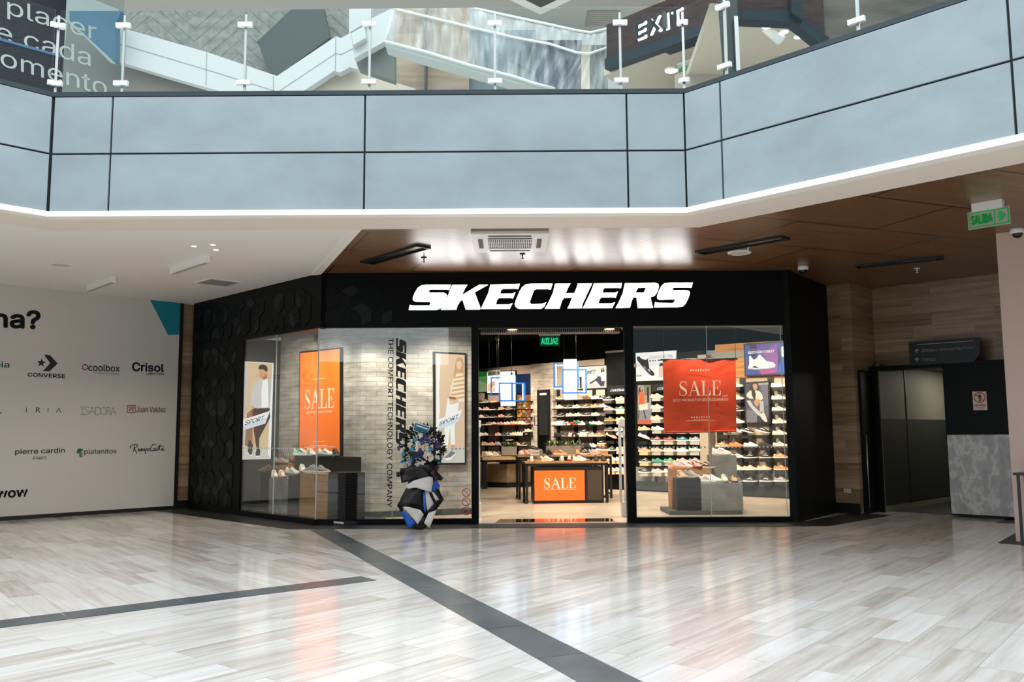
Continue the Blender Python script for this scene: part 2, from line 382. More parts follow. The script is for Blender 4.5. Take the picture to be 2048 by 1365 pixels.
# ------------------------------------------------------------------ gallery slab, ceilings, soffit lip
slab = [(-20, -4.4), (-5.5, 10.1), (2.16, 10.1), (16.26, -4.0), (22, -4.0), (22, 34), (-20, 34)]
struct('floor_upper', MB().prism(slab, 4.06, 5.36), WHITE)
struct('ceiling_white', MB().prism([(-5.8, 10.6), (-1.93, 10.6), (-3.15, 13.85), (-6.2, 16.95), (-6.5, 17.2), (-13, 10.7), (-13, 3.4)], ZC-.008, 4.06), WHITE)
struct('ceiling_wood', MB().prism([(-1.97, 10.6), (2.3, 10.6), (9.5, 3.4), (14, 8), (8, 18), (6, 17), (4.45, 13.85), (-3.2, 13.85)], ZC, 4.06), WOODC)
struct('ceiling_trim', MB().prism([(-1.98, 10.64), (-1.86, 10.64), (-3.06, 13.75), (-3.22, 13.79)], ZC-.03, ZC+.02), WHITE)
def offs(w): t = w*math.tan(math.radians(22.5)); return [(-12.4-t-w*.0, 2.93+w*1.0-t*.0), (-5.4-t, 9.93+w), (2.05+t, 9.93+w), (9.05+t, 2.93+w)]
o0, o1, o2 = offs(-.03), offs(.12), offs(.72)
struct('ceiling_cove', MB().prism(o0+o1[::-1], ZC-.035, ZC+.03), COVE)
struct('ceiling_lip', MB().prism(o1+o2[::-1], ZC-.03, ZC+.05), CREAM)
# ------------------------------------------------------------------ gallery front: two rows of large grey panels with dark joints
mb = MB(); g = .012
for fr, us in ((FG, (-5.4, -4.705, -1.72, 1.37, 2.05)),):
    for a, b in zip(us, us[1:]):
        for z0, z1 in ((4.0, 4.70), (4.70, 5.40)):
            mb.box(a+g, b-g, 9.93, 9.97, z0+g, z1-g)
struct('wall_gallery_front', mb, GREY_P)
for nm, fr, us in (('wall_gallery_left', FGL, (-9, -6.0, -3.0, -.012)), ('wall_gallery_right', FGR, (.0, .485, 3.45, 6.4, 9.4))):
    mb = MB()
    for a, b in zip(us, us[1:]):
        for z0, z1 in ((4.0, 4.70), (4.70, 5.40)): mb.box(a+g, b-g, 0, .04, z0+g, z1-g)
    struct(nm, mb, GREY_P, fr.mat)
mb = MB(); t = .03*math.tan(math.radians(22.5))
mb.prism([(-12.4-t, 2.96), (-5.4-t, 9.96), (2.05+t, 9.96), (9.05+t, 2.96), (9.05+t, 3.4), (2.3, 10.15), (-5.65, 10.15), (-12.4-t, 3.4)], 3.99, 5.40)
struct('wall_gallery_backing', mb, mat('dark_joint', (14, 24, 28), .6))
# ------------------------------------------------------------------ glass balustrade on the gallery edge
bal = thing('glass_balustrade', 'frameless glass balustrade with white clamps along the grey gallery edge', 'balustrade', Matrix.Translation((0, 9.93, 5.4)))
RAILM = mat('dark_teal_channel', (30, 48, 54), .4)
mb = MB(); mb.prism([(-12.42, -7.0-.0), (-5.41, 0.0), (2.06, 0.0), (9.06, -7.0), (9.12, -6.92), (2.1, .1), (-5.45, .1), (-12.5, -6.92)], .0, .055)
mb.build('base_channel', RAILM, bal)
xs = [-5.4]+[FG.uz(px, 170)[0] for px in (240, 486, 737, 990, 1243)]+[2.05]
for a, b in zip(xs, xs[1:]): MB().box(a+.012, b-.012, .03, .045, .05, 1.08).build('glass_panel', G_RAIL, bal)
def post_at(M, corner=False):
    p = MB().box(-.014, .014, .05, .075, .0, 1.03).build('post', STEEL, bal, M)
    for z in (.14, .86):
        c = MB()
        if corner:
            T1 = Matrix.Rotation(math.radians(22.5*corner), 4, 'Z'); T2 = Matrix.Rotation(math.radians(-22.5*corner), 4, 'Z')
            c.box(-.075, 0, .0, .04, z, z+.055, 0, T1).box(0, .075, .0, .04, z, z+.055, 0, T2)
        else: c.box(-.085, .085, .0, .045, z, z+.055)
        c.build('clamp', SILVER, p)
for x in xs[1:-1]: post_at(Matrix.Translation((x, 0, 0)))
bo = Matrix.Translation((0, -9.93, -5.4))
for fr, us in ((FGL, (-6, -3.2, -.012)), (FGR, (.012, FGR.uz(1447, 132)[0], FGR.uz(1711, 43)[0], 6.2))):
    for a, b in zip(us, us[1:]):
        MB().box(a+.01, b-.01, .03, .045, .05, 1.08).build('glass_panel', G_RAIL, bal, Matrix.Translation((0, -9.93, 0-5.4)) @ fr.mat @ Matrix.Translation((0, 0, 5.4)))
    for u in us[1:-1] if fr is FGR else us[1:2]:
        post_at(bo @ fr.mat @ Matrix.Translation((u, 0, 5.4)))
post_at(Matrix.Translation((-5.4, 0, 0)) @ Matrix.Rotation(math.radians(22.5), 4, 'Z'), 1)
post_at(Matrix.Translation((2.05, 0, 0)) @ Matrix.Rotation(math.radians(-22.5), 4, 'Z'), -1)
# ------------------------------------------------------------------ shop front
ZW = 3.09
xA0, xA1 = FF.uz(943, 900)[0], FF.uz(957, 900)[0]; xB0, xB1 = FF.uz(1253, 900)[0], FF.uz(1271, 900)[0]; xR = FF.uz(1592, 900)[0]
uL = FL.uz(482, 850)[0]
mb = MB().box(-3.1, 4.45, 13.75, 14.0, ZW, ZC).box(xA0, xA1, 13.75, 13.9, 0, ZW).box(xB0, xB1, 13.75, 13.9, 0, ZW).box(xR, 4.45, 13.75, 14.0, 0, ZW)
mb.box(-3.1, xA0, 13.75, 13.83, 0, .085).box(xB1, xR, 13.75, 13.83, 0, .085)
struct('wall_front', mb, BLACK)
struct('wall_front_left', MB().box(-4.42, uL-.6, 0, .25, 0, ZC).box(uL-.6, uL, 0, .04, 0, ZC).box(uL, .1, 0, .25, ZW, ZC).box(uL, .03, 0, .08, 0, .085), BLACK, FL.mat)
struct('wall_front_right', MB().box(-.06, 1.9, 0, .12, 0, ZC), BLACK, FRR.mat)
# raised rhombus tiles over the left half of the black cladding
def rhombs(u0, u1, z0, z1, s, seed):
    rnd = random.Random(seed); m = MB(); w = s*math.sqrt(3)
    H = [(math.cos(math.radians(30+60*i))*s, math.sin(math.radians(30+60*i))*s) for i in range(6)]
    r = 0; z = z0-s
    while z < z1+s:
        u = u0-w+(w/2 if r % 2 else 0)
        while u < u1+w:
            for a, b in ((0, 1), (2, 3), (4, 5)):
                i0, i1, i2 = (a+5) % 6, a, b
                q = [(u, z), (u+H[i0][0], z+H[i0][1]), (u+H[i1][0], z+H[i1][1]), (u+H[b][0], z+H[b][1])]
                cx = sum(p[0] for p in q)/4; cz = sum(p[1] for p in q)/4
                q = [(cx+(p[0]-cx)*.975, cz+(p[1]-cz)*.975) for p in q]
                if min(p[0] for p in q) < u0 or max(p[0] for p in q) > u1 or min(p[1] for p in q) < z0 or max(p[1] for p in q) > z1: continue
                k = rnd.random()
                m.prism(q, -(.004+.014*rnd.random()), .002, 0 if k < .78 else 1, axis='y')
            u += w
        z += 1.5*s; r += 1
    return m
TILE = [mat('black_tile', (3, 7, 7), .42, spec=.15), mat('charcoal_tile', (9, 16, 16), .36, spec=.25)]
struct('wall_front_tiles', rhombs(-3.06, -1.75, ZW+.02, ZC-.02, .19, 3), TILE, FF.mat)
struct('wall_front_left_tiles', rhombs(-4.3, -.04, ZW+.06, ZC-.02, .19, 5), TILE, FL.mat)
struct('wall_pier_tiles', rhombs(-4.3, uL-.15, .1, ZW+.1, .19, 6), TILE, FL.mat)
# glazing
def win(name): 
    o = bpy.data.objects.new(name, None); COL.objects.link(o); return tag(o, kind='structure')
w1, w2, w3 = win('window_1'), win('window_2'), win('window_3')
w1.matrix_world = FL.mat; w2.matrix_world = FF.mat; w3.matrix_world = FF.mat
um = FL.uz(546, 850)[0]
for a, b in ((uL, um-.003), (um+.003, -.02)): MB().box(a, b, .03, .042, .08, ZW).build('glass_pane', G_SHOP, w1)
xm = FF.uz(785, 850)[0]
for a, b in ((-3.08, xm-.003), (xm+.003, xA0)): MB().box(a, b, .03, .042, .08, ZW).build('glass_pane', G_SHOP, w2)
xr = FF.uz(1419, 850)[0]; xr2 = FF.uz(1569, 850)[0]
for a, b in ((xB1, xr-.003), (xr+.003, xr2-.003), (xr2+.003, xR)): MB().box(a, b, .03, .042, .08, ZW).build('glass_pane', G_SHOP, w3)
EDGE = mat('glass_edge', (196, 206, 202), .3)
for w, us in ((w1, (um,)), (w2, (xm,)), (w3, (xr, xr2))):
    for u in us: MB().box(u-.0035, u+.0035, .028, .044, .085, ZW).build('joint', EDGE, w)
MB().box(-.012, .0, .028, .045, .085, ZW).build('joint', EDGE, w1)
struct('trim_1', MB().box(FF.uz(1581, 850, .3)[0], FF.uz(1589, 850, .3)[0], .28, .34, .08, ZW-.02), mat('pale_grey_post', (176, 172, 164), .5), FF.mat)
struct('trim_2', MB().box(xA1, xB0, .02, .12, ZW-.02, ZW).box(xB1-.2, xB0+.02, .0, .001, ZW, ZW+.001), BLACKG, FF.mat)
# dots along the glass, shop name and slogan running down the pane, prohibition stickers
FROST = mat('frosted_dot', (205, 208, 204), .6)
for w, fr, u0, u1 in ((w1, FL, uL+.06, um+.85), (w2, FF, -.95, xA0-.03), (w3, FF, xB1+.05, xR-.1)):
    z = fr.uz(1420, 895)[1] if fr is FF else 1.175
    m = MB(); u = u0
    while u < u1: disc(m, u, z, .0165, .027, n=12); u += .0615
    tag(m.build('safety_dots', FROST, w), 'row of small frosted dots')
FILM = mat('black_vinyl', (16, 20, 20), .5)
q = [(792, 676), (811, 676), (806, 893), (790, 893)]
z1 = FF.uz(800, 676)[1]; z0 = FF.uz(800, 893)[1]; ua, ub = FF.uz(791, 780)[0], FF.uz(812, 780)[0]
m = MB()
for lp in logo_pts(lambda a, b: (ua+(ub-ua)*b, z1+(z0-z1)*a)):
    m.poly([(u, .026, z) for u, z in lp[0]], 0, [[(u, .026, z) for u, z in h] for h in lp[1:]])
tag(m.build('lettering', FILM, w2), 'black italic lettering running down the glass')
u1, z1 = FF.uz(786.5, 676); u0, z0 = FF.uz(773, 1016)
tag(add_text(MB(), 'THE COMFORT TECHNOLOGY COMPANY', [(u1, z1), (u1, z0), (u0, z0), (u0, z1)], .026, 0, .012).build('lettering', FILM, w2), 'black capitals running down the glass')
RED = mat('sign_red', (196, 30, 28), .5)
for py in (986, 1004.5, 1023):
    u, z = FF.uz(932.5, py); r = .066; m = MB()
    disc(m, u, z, r, .027, 0, 24, r*.84)
    c = Vector((u, z)); d = Vector((1, -1)).normalized()*r*.9; n = Vector((1, 1)).normalized()*r*.07
    m.poly([(p.x, .0268, p.y) for p in (c-d-n, c+d-n, c+d+n, c-d+n)], 0)
    if py > 1010:
        m.poly([(u+a*r, .0272, z+b*r) for a, b in ((-.5, -.1), (-.2, .1), (.2, .05), (.4, .3), (.5, .1), (.35, -.05), (.35, -.45), (.22, -.45), (.15, -.2), (-.2, -.2), (-.25, -.45), (-.38, -.45))], 1)
    m.build('prohibition_sticker', [RED, FILM], w2)
# ------------------------------------------------------------------ lit shop name
SIGN = mat('lit_white_acrylic', (255, 252, 250), .4, emit=6.5)
(lu0, lz1), (lu1, lz0) = FF.uz(819, 571), FF.uz(1385, 620.5)
lz1 = FF.uz(1100, 569)[1]; lz0 = FF.uz(1100, 620)[1]
sg = thing('storefront_sign', 'large lit white italic letters on the black shop front above the entrance', 'sign', FF.M((lu0+lu1)/2, -.02, lz0))
cx = (lu0+lu1)/2
for lp in logo_pts(lambda a, b: (lu0+(lu1-lu0)*a-cx, (lz1-lz0)*b)):
    m = MB()
    m.poly([(u, -.06, z) for u, z in lp[0]], 0, [[(u, -.06, z) for u, z in h] for h in lp[1:]])
    for ring in lp:
        n = len(ring)
        for i in range(n):
            a, b = ring[i], ring[(i+1) % n]
            m.face([(a[0], -.06, a[1]), (b[0], -.06, b[1]), (b[0], .02, b[1]), (a[0], .02, a[1])], 1)
    m.build('letter', [SIGN, mat('letter_return', (150, 170, 170), .4)], sg)
# ------------------------------------------------------------------ side walls, hoarding, travertine
ht = .05
struct('wall_left', MB().box(-.12, .46, .06, .3, .0, ZC), TRAV, FH.mat)
struct('baseboard_left', MB().box(-.05, .46, .03, .06, 0, .16), BLACKM, FH.mat)
hb = thing('hoarding', 'pale grey advertising hoarding covered with shop logos and a teal corner', 'hoarding', FH.M(-2.5, 0, 0))
hu, hz = -2.5, 0.0
uE = FH.uz(354, 800)[0]
MB().box(-3.5, uE-hu, 0, .06, .07, ZC-.01).build('panel', mat('hoarding_white', (206, 204, 198), .7), hb)
MB().box(uE-hu, uE-hu+.07, -.01, .06, 0, ZC-.01).box(-3.5, uE-hu, -.004, .06, 0, .07).build('frame', BLACKM, hb)
def hq(pts, d=-.003): return [(u-hu, z-hz) for u, z in pxquad(FH, pts, d)]
TEAL = mat('teal_print', (12, 128, 150), .6); INK = mat('dark_print', (18, 24, 32), .6); MAROON = mat('maroon_print', (122, 24, 30), .6); GREENP = mat('green_print', (20, 110, 50), .6)
def hpoly(m, pts, mi=0, d=-.003): m.poly([(u, d, z) for u, z in hq(pts, d)], mi); return m
hpoly(MB(), [(300, 600), (363, 606), (358, 669.5), (336, 670.5)]).build('teal_panel', TEAL, hb)
h1 = crop(0, 580, 5.3895); h2 = crop(0, 790, 5.25)
def htext(s, pts, c, bold=0.0, h=h1):
    return add_text(MB(), s, hq([h(*p) for p in pts]), -.003, 0, bold).build('lettering', c, hb)
htext('na?', [(-80, 205), (440, 222), (436, 432), (-80, 408)], INK, .045)
htext('bia', [(-60, 765), (103, 777), (101, 840), (-60, 838)], TEAL, .02)
htext('CONVERSE', [(298, 893), (704, 910), (702, 955), (296, 936)], INK, .035)
m = MB(); hpoly(m, [h1(*p) for p in ((474, 700), (541, 706), (622, 796), (533, 880), (462, 876), (540, 793))])
st = []
for i in range(10):
    a = math.radians(-84+36*i); r = 52 if i % 2 == 0 else 21
    st.append(h1(446+r*math.cos(a), 788+r*.95*math.sin(a)))
hpoly(m, st); m.build('logo_mark', INK, hb)
htext('coolbox', [(952, 800), (1293, 812), (1290, 886), (950, 874)], INK, .018)
htext('El especialista en tecnología', [(1002, 886), (1283, 900), (1281, 922), (1001, 902)], INK)
m = MB(); hx = [(917+36*math.cos(math.radians(60*i+30)), 834+36*math.sin(math.radians(60*i+30))) for i in range(6)]; hi = [(917+24*math.cos(math.radians(60*i+30)), 834+24*math.sin(math.radians(60*i+30))) for i in range(6)]
for i in range(6): hpoly(m, [h1(*p) for p in (hx[i], hx[(i+1) % 6], hi[(i+1) % 6], hi[i])])
m.build('logo_mark', MAROON, hb)
htext('Crisol', [(1424, 776), (1770, 800), (1768, 888), (1422, 880)], mat('navy_print', (20, 26, 56), .6), .04)
htext('LIBROS Y MÁS', [(1582, 886), (1770, 892), (1766, 922), (1574, 918)], INK, .02)
htext('i.', [(-14, 100), (16, 104), (14, 200), (-14, 200)], TEAL, .02, h2)
m = MB(); f = lambda pts: quadmap(hq([h2(*p) for p in pts]))
ir = f([(272, 136), (645, 140), (643, 188), (270, 184)])
strokes(m, ir, -.003, [[(.015, 0), (.015, 1)], [(.29, 0), (.29, 1), (.36, .97), (.375, .74), (.35, .52), (.29, .48)], [(.345, .5), (.39, 0)], [(.62, 0), (.62, 1)], [(.86, 0), (.925, 1), (.99, 0)]], .011)
m.build('lettering', INK, hb)
m = MB(); f2 = f([(845, 128), (1220, 134), (1218, 216), (843, 208)])
strokes(m, f2, -.003, [[(0, 1), (.11, 1)], [(.05, 1), (.05, 0)], [(0, 0), (.13, 0)], [(.24, .95), (.15, 1), (.11, .8), (.15, .55), (.21, .4), (.22, .15), (.17, 0), (.1, .1)], [(.24, 0), (.32, 1), (.41, 0)], [(.27, .4), (.38, .4)], [(.42, 0), (.42, 1), (.52, .95), (.57, .6), (.55, .2), (.49, 0), (.42, 0)], [(.63, 1), (.57, .8), (.56, .4), (.6, .05), (.66, 0), (.71, .3), (.71, .7), (.67, .97), (.63, 1)], [(.74, 0), (.74, 1), (.82, .95), (.83, .65), (.77, .5), (.74, .5)], [(.78, .5), (.87, 0)], [(.84, 0), (.91, 1), (1, 0)], [(.87, .38), (.96, .38)]], .006)
m.build('lettering', mat('thin_grey_print', (60, 60, 58), .6), hb)
m = MB(); f3 = f([(1338, 111), (1420, 113), (1418, 190), (1336, 188)])
strokes(m, f3, -.003, [[(0, 0), (1, 0), (1, 1), (0, 1), (0, 0)], [(.2, .2), (.5, .55), (.3, .75)], [(.5, .55), (.75, .35), (.6, .15)], [(.45, .8), (.7, .7), (.8, .85)], [(.2, .45), (.35, .3)], [(.62, .6), (.85, .6)], [(.15, .85), (.2, .7)]], .012)
m.build('logo_mark', MAROON, hb)
htext('Juan Valdez', [(1434, 122), (1740, 130), (1736, 184), (1432, 184)], MAROON, .01, h2)
htext('pierre cardin', [(160, 570), (682, 556), (680, 622), (158, 640)], mat('deep_green_print', (24, 52, 46), .6), .012, h2)
htext('PARIS', [(348, 650), (492, 648), (490, 680), (348, 682)], INK, 0, h2)
m = MB(); hpoly(m, [h2(*p) for p in ((804, 612), (812, 575), (835, 562), (868, 572), (880, 588), (856, 590), (846, 606), (815, 616))], 0)
hpoly(m, [h2(*p) for p in ((826, 614), (858, 602), (868, 625), (862, 640), (874, 652), (838, 662), (832, 640))], 1); m.build('logo_mark', [GREENP, mat('grey_print', (120, 116, 110), .6)], hb)
htext('platanitos', [(886, 572), (1224, 566), (1222, 628), (884, 638)], INK, .006, h2)
m = MB(); f4 = f([(1366, 518), (1724, 512), (1720, 610), (1364, 622)])
strokes(m, f4, -.003, [[(.02, .55), (0, .75), (.1, .95), (.2, .97), (.22, .75), (.12, .55)], [(.13, .9), (.1, .2)], [(.12, .55), (.2, .05)], [(.22, .4), (.27, .5), (.25, .25), (.3, .3), (.33, .5), (.32, .25), (.36, .5), (.38, .28), (.42, .5), (.42, .3), (.49, .5), (.44, .25), (.46, 0), (.43, .05)], [(.52, .5), (.5, .3), (.55, .28), (.57, .45), (.53, .5)], [(.74, .85), (.68, .98), (.6, .6), (.6, .28), (.68, .25)], [(.7, .5), (.68, .3), (.74, .28), (.75, .5), (.7, .5)], [(.8, .5), (.77, .28), (.82, .3), (.88, .9), (.86, .3)], [(.8, .68), (1, .72)], [(.95, .5), (.91, .3), (.97, .28), (.96, .5), (1, .25)]], .014)
m.build('lettering', INK, hb)
htext('wow', [(-45, 1012), (296, 992), (288, 1074), (-45, 1092)], INK, .06, h2)
# right wing: travertine pier and wall, corridor portal, pink wall
uC = FC.uz(1713, 850)[0]
struct('wall_right_pier', MB().box(-.235, uC, 0, .9, 0, ZC), TRAV, FC.mat)
uD0, uD1 = FT.uz(1762, 880, -.3)[0], FT.uz(1893, 880, -.3)[0]; zP = FT.uz(1720, 736, -.3)[1]
struct('wall_right', MB().box(-.15, uD0, 0, .2, 0, ZC).box(uD0, uD1, 0, .2, zP-.05, ZC).box(uD1, 5, 0, .2, 0, ZC), TRAV, FT.mat)
struct('baseboard_right', MB().box(-.235, uC+.005, -.015, .0, 0, .18), BLACKM, FC.mat)
struct('wall_pink', MB().prism([(6.375, 11.24), (19.0, -1.4), (20.4, 0.0), (7.8, 12.67)], 0, ZC), PINK)  # carried on out of view to block light from the open right side
# ------------------------------------------------------------------ corridor portal on the right
uP0, uP1 = FT.uz(1719, 880, -.3)[0], FT.uz(2050, 880, -.3)[0]
pm = cloudy('portal_dark_panel', (4, 11, 11), (7, 15, 15), 2, .5, spec=.15)
mb = MB().box(uP0, uP1, -.32, 0, zP-.07, zP).box(uP0, uP0+.06, -.32, 0, 0, zP).box(uD0-.03, uD0, -.30, 0, 0, zP-.07).box(uD1, uP1, -.30, 0, .03, zP-.07).box(uP0+.06, uD0-.03, -.24, 0, 0, zP-.07)
struct('wall_portal', mb, pm, FT.mat)
struct('wall_corridor', MB().box(uD0-.2, uD0, .2, 3.2, 0, 2.7).box(uD0-.02, uD0+.006, -.26, 3.2, 0, 2.6).box(uD1+.35, uD1+.5, .2, 3.2, 0, 2.7).box(uD0-.2, uD1+.5, 3.2, 3.3, 0, 2.7).box(uD0-.2, uD1+.5, .2, 3.3, 2.6, 2.7), mat('corridor_grey', (120, 118, 104), .6), FT.mat)
struct('wall_corridor_dado', MB().box(uD0, uD0+.012, -.24, 3.2, .12, 1.62).box(uD0, uD1+.35, .0, 3.2, .003, .006), mat('corridor_dark_dado', (34, 38, 34), .5), FT.mat)
struct('trim_3', MB().box(uD0, uD0+.02, .86, .89, .1, 2.6), BLACKM, FT.mat)
l = area('corridor_lamp', FT.mat @ Vector(((uD0+uD1)/2+.25, 2.3, 2.58)), .3, 1.2, 20, (1, .95, .82))
l.rotation_euler = (0, 0, math.radians(-45))
u = FT.uz(1721, 880, -.78)[0]
dl_ = thing('door_leaf', 'open dark door leaf with long steel pull beside the travertine pier', 'door', FT.M(u, -.78, .012))
MB().box(0, .05, 0, .46, 0, zP-.09).build('panel', pm, dl_)
dh = MB().tube([(.075, .06, .1), (.075, .06, 1.32)], .012).build('pull_handle', STEEL, dl_)
MB().box(.05, .075, .052, .068, .2, .23).build('bracket', BLACKM, dh); MB().box(.05, .075, .052, .068, 1.2, 1.23).build('bracket', BLACKM, dh)
uK = [FT.uz(px, 940, -.315)[0] for px in (1898, 2037)]; zK = FT.uz(1960, 870, -.315)[1]
sm, nt, b, N, L = nodes('scratched_metal', .42, .5); b.inputs['Metallic'].default_value = .55
v = coords(N, L); n1 = stretched(N, L, v, 1.2, .7, 4, 1.7, .6); w = N('ShaderNodeMath', operation='SUBTRACT'); L(n1, w.inputs[0]); w.inputs[1].default_value = .5
ab = N('ShaderNodeMath', operation='ABSOLUTE'); L(w.outputs[0], ab.inputs[0]); n2 = stretched(N, L, v, 1, 1, 8, 7)
s1 = N('ShaderNodeMath', operation='MULTIPLY_ADD'); L(n2, s1.inputs[0]); s1.inputs[1].default_value = .07; L(ab.outputs[0], s1.inputs[2])
L(ramp(N, L, s1.outputs[0], [(.02, (178, 176, 171)), (.07, (146, 146, 142)), (.15, (130, 131, 128))]), b.inputs['Base Color'])
tag(MB().box(uK[0], uK[1], -.316, -.30, .05, zK).build('kick_plate', sm, None, FT.mat), 'scratched grey metal sheet on the lower half of the dark corridor panel', 'panel')
sp = [FT.uz(px, py, -.33) for px, py in ((1817, 685), (1959.5, 674.5), (1961, 707), (1947, 724.5), (1820, 731.5))]
o = (sp[0][0], -.33, sp[4][1])
sn = thing('direction_sign', 'dark direction sign with clipped corner above the corridor portal', 'sign', FT.M(*o))
MB().prism([(u-o[0], z-o[2]) for u, z in sp], 0, .03, axis='y').build('panel', mat('sign_dark', (14, 26, 28), .5), sn)
c5 = crop(1790, 660, 6.205); LG = mat('sign_letter_grey', (196, 198, 194), .5)
def sq(pts, d=-.333): return [(u-o[0], z-o[2]) for u, z in pxquad(FT, [c5(*p) for p in pts], d)]
for s, pts in (('OFICINAS ADMINISTRATIVAS', [(320, 248), (975, 203), (977, 236), (322, 281)]), ('TÓPICO', [(330, 352), (500, 344), (502, 384), (332, 392)])):
    add_text(MB(), s, sq(pts), -.003, 0, .012).build('lettering', LG, sn)
for pts in ([(245, 245), (292, 242), (294, 288), (247, 291)], [(248, 352), (296, 349), (298, 396), (250, 399)]):
    strokes(MB(), quadmap(sq(pts)), -.003, [[(.5, 0), (.5, 1)], [(0, .55), (.5, 1), (1, .55)]], .012).build('arrow', LG, sn)
strokes(MB(), quadmap(sq([(280, 185), (970, 135), (970, 136), (280, 186)])), -.003, [[(0, 0), (1, 0)]], .008).build('line', LG, sn)
pq = [FT.uz(px, py, -.305) for px, py in ((1944.5, 783.5), (1972.5, 783.5), (1975, 820.5), (1947, 821))]; o2 = (pq[3][0], -.305, pq[3][1])
ps = thing('prohibition_sign', 'small white no entry sign with red ring on the dark corridor panel', 'sign', FT.M(*o2))
pl = [(u-o2[0], z-o2[2]) for u, z in pq]
MB().prism(pl, 0, .004, axis='y').build('plate', mat('sign_white', (214, 208, 196), .5), ps)
f = quadmap(pl); m = MB(); cu, cz = f(.5, .68); r = abs(pl[1][0]-pl[0][0])*.42
disc(m, cu, cz, r, -.002, 0, 28, r*.83); strokes(m, lambda a, b: (cu+a, cz+b), -.0035, [[(-r*.6, r*.6), (r*.6, -r*.6)]], r*.16); m.build('red_ring', RED, ps)
m = MB(); disc(m, cu, cz+r*.62, r*.13, -.0025, 0, 12)
m.poly([(cu+a*r, -.0025, cz+b*r) for a, b in ((-.28, .42), (.28, .42), (.3, -.05), (.2, -.05), (.16, .2), (.16, -.7), (.02, -.7), (.02, -.1), (-.02, -.1), (-.02, -.7), (-.16, -.7), (-.16, .2), (-.2, -.05), (-.3, -.05))]); m.build('figure', INK, ps)
add_text(MB(), 'PROHIBIDO', [f(.1, .31), f(.9, .31), f(.9, .2), f(.1, .2)], -.002, 0, .03).build('lettering', RED, ps)
strokes(MB(), f, -.002, [[(.15, .13), (.85, .13)], [(.25, .08), (.75, .08)]], .005).build('small_print', RED, ps)
u, z = FC.uz(1695, 982)
ot = thing('wall_outlet', 'white double wall outlet low on the travertine pier', 'outlet', FC.M(u, -.012, z))
MB().box(-.06, .06, 0, .012, -.035, .035).build('plate', WHITEP, ot); MB().box(-.045, -.005, -.003, 0, -.02, .02).box(.005, .045, -.003, 0, -.02, .02).build('socket', mat('grey_plastic', (190, 190, 186), .5), ot)
# dark stand leaning into the frame in front of the pink wall
r = ray(2041, 1080); yy_ = 17.06/(1+r.x/r.y); v = Vector((yy_*r.x/r.y+.212, yy_+.212, 0)); st = thing('metal_stand', 'dark metal stand at the foot of the pale pink wall', 'stand', Matrix.Translation((v.x, v.y, 0)) @ Matrix.Rotation(math.radians(-45), 4, 'Z'))
for x in (0, .6):
    for y in (0, .3): MB().box(x, x+.03, y-.3, y-.27, 0, .85).build('leg', BLACKM, st)
MB().box(-.03, .66, -.33, .03, .85, .88).build('top', BLACKM, st)
# ------------------------------------------------------------------ ceiling fittings
def ceil_at(px, py, z=ZC): v = flat(px, py, z); return v
v = (ceil_at(941, 463)+ceil_at(1092, 501))/2
ac = thing('air_conditioner', 'square white ceiling cassette air conditioner in front of the lit shop name', 'air conditioner', Matrix.Translation((-.02, 11.5, ZC)))
MB().prism([(-.5, -.58), (.5, -.58), (.5, .58), (-.5, .58)], -.035, 0).build('cover', WHITEP, ac)
gm = MB().box(-.29, .29, -.32, .32, -.04, -.034, 1)
for i in range(23): gm.box(-.28+i*.025, -.272+i*.025, -.31, .31, -.046, -.034, 0)
for i in range(4): gm.box(-.29, .29, -.3+i*.19, -.29+i*.19, -.048, -.034, 0)
gm.build('grille', [WHITEP, mat('grille_dark', (30, 36, 30), .6)], ac)
for x, y, sx, sy in ((0, -.45, .28, .025), (0, .45, .28, .025), (-.39, 0, .03, .27), (.39, 0, .03, .27)):
    MB().box(x-sx, x+sx, y-sy, y+sy, -.04, -.03).build('air_slot', mat('slot_black', (16, 18, 18), .6), ac)
# three recessed black linear fittings in the wooden ceiling
def linear(pa, pb, wd, label, lit):
    a, b = ceil_at(*pa), ceil_at(*pb); c = (a+b)/2; d = b-a; ang = math.atan2(d.y, d.x); L = d.length
    t = thing('recessed_light', label, 'ceiling light', Matrix.Translation((c.x, c.y, ZC)) @ Matrix.Rotation(ang, 4, 'Z'), 'black linear lights in the wooden ceiling')
    MB().box(-L/2, L/2, -wd, wd, -.004, .0).build('recess', mat('recess_black', (4, 5, 5), .35), t)
    MB().box(-L/2-.02, L/2+.02, -wd-.02, -wd, -.03, 0).box(-L/2-.02, L/2+.02, wd, wd+.02, -.03, 0).box(-L/2-.02, -L/2, -wd, wd, -.03, 0).box(L/2, L/2+.02, -wd, wd, -.03, 0).build('frame', BLACKM, t)
    if lit: MB().box(L/2-.55, L/2-.06, -wd*.6, wd*.6, -.010, -.004).build('reflector', mat('lamp_reflector', (214, 200, 172), .25, .8), t)
linear((735, 524), (846, 492), .1, 'black linear ceiling light between the white ceiling and the air conditioner', 0)
linear((1402, 504), (1568, 473.5), .1, 'black linear ceiling light beside the round speaker', 1)
linear((1715, 532), (1882, 514), .1, 'black linear ceiling light over the travertine wall', 1)
def disc_thing(name, label, cat, px, py, r, m, group=None):
    v = ceil_at(px, py); t = thing(name, label, cat, Matrix.Translation(v), group)
    MB().lathe([(r*1.1, 0), (r*1.1, -.012), (r, -.018), (r*.97, -.012)], n=28).build('rim', m, t)
    MB().lathe([(r*.97, -.012), (.001, -.012)], n=28).build('grille', mat('speaker_grille', (205, 203, 198), .7), t)
disc_thing('ceiling_speaker', 'round white speaker in the wooden ceiling below the black linear light', 'speaker', 1479, 505, .15, WHITEP)
disc_thing('ceiling_speaker', 'round white speaker flush in the white ceiling over the hoarding', 'speaker', 122, 529, .14, WHITEP)
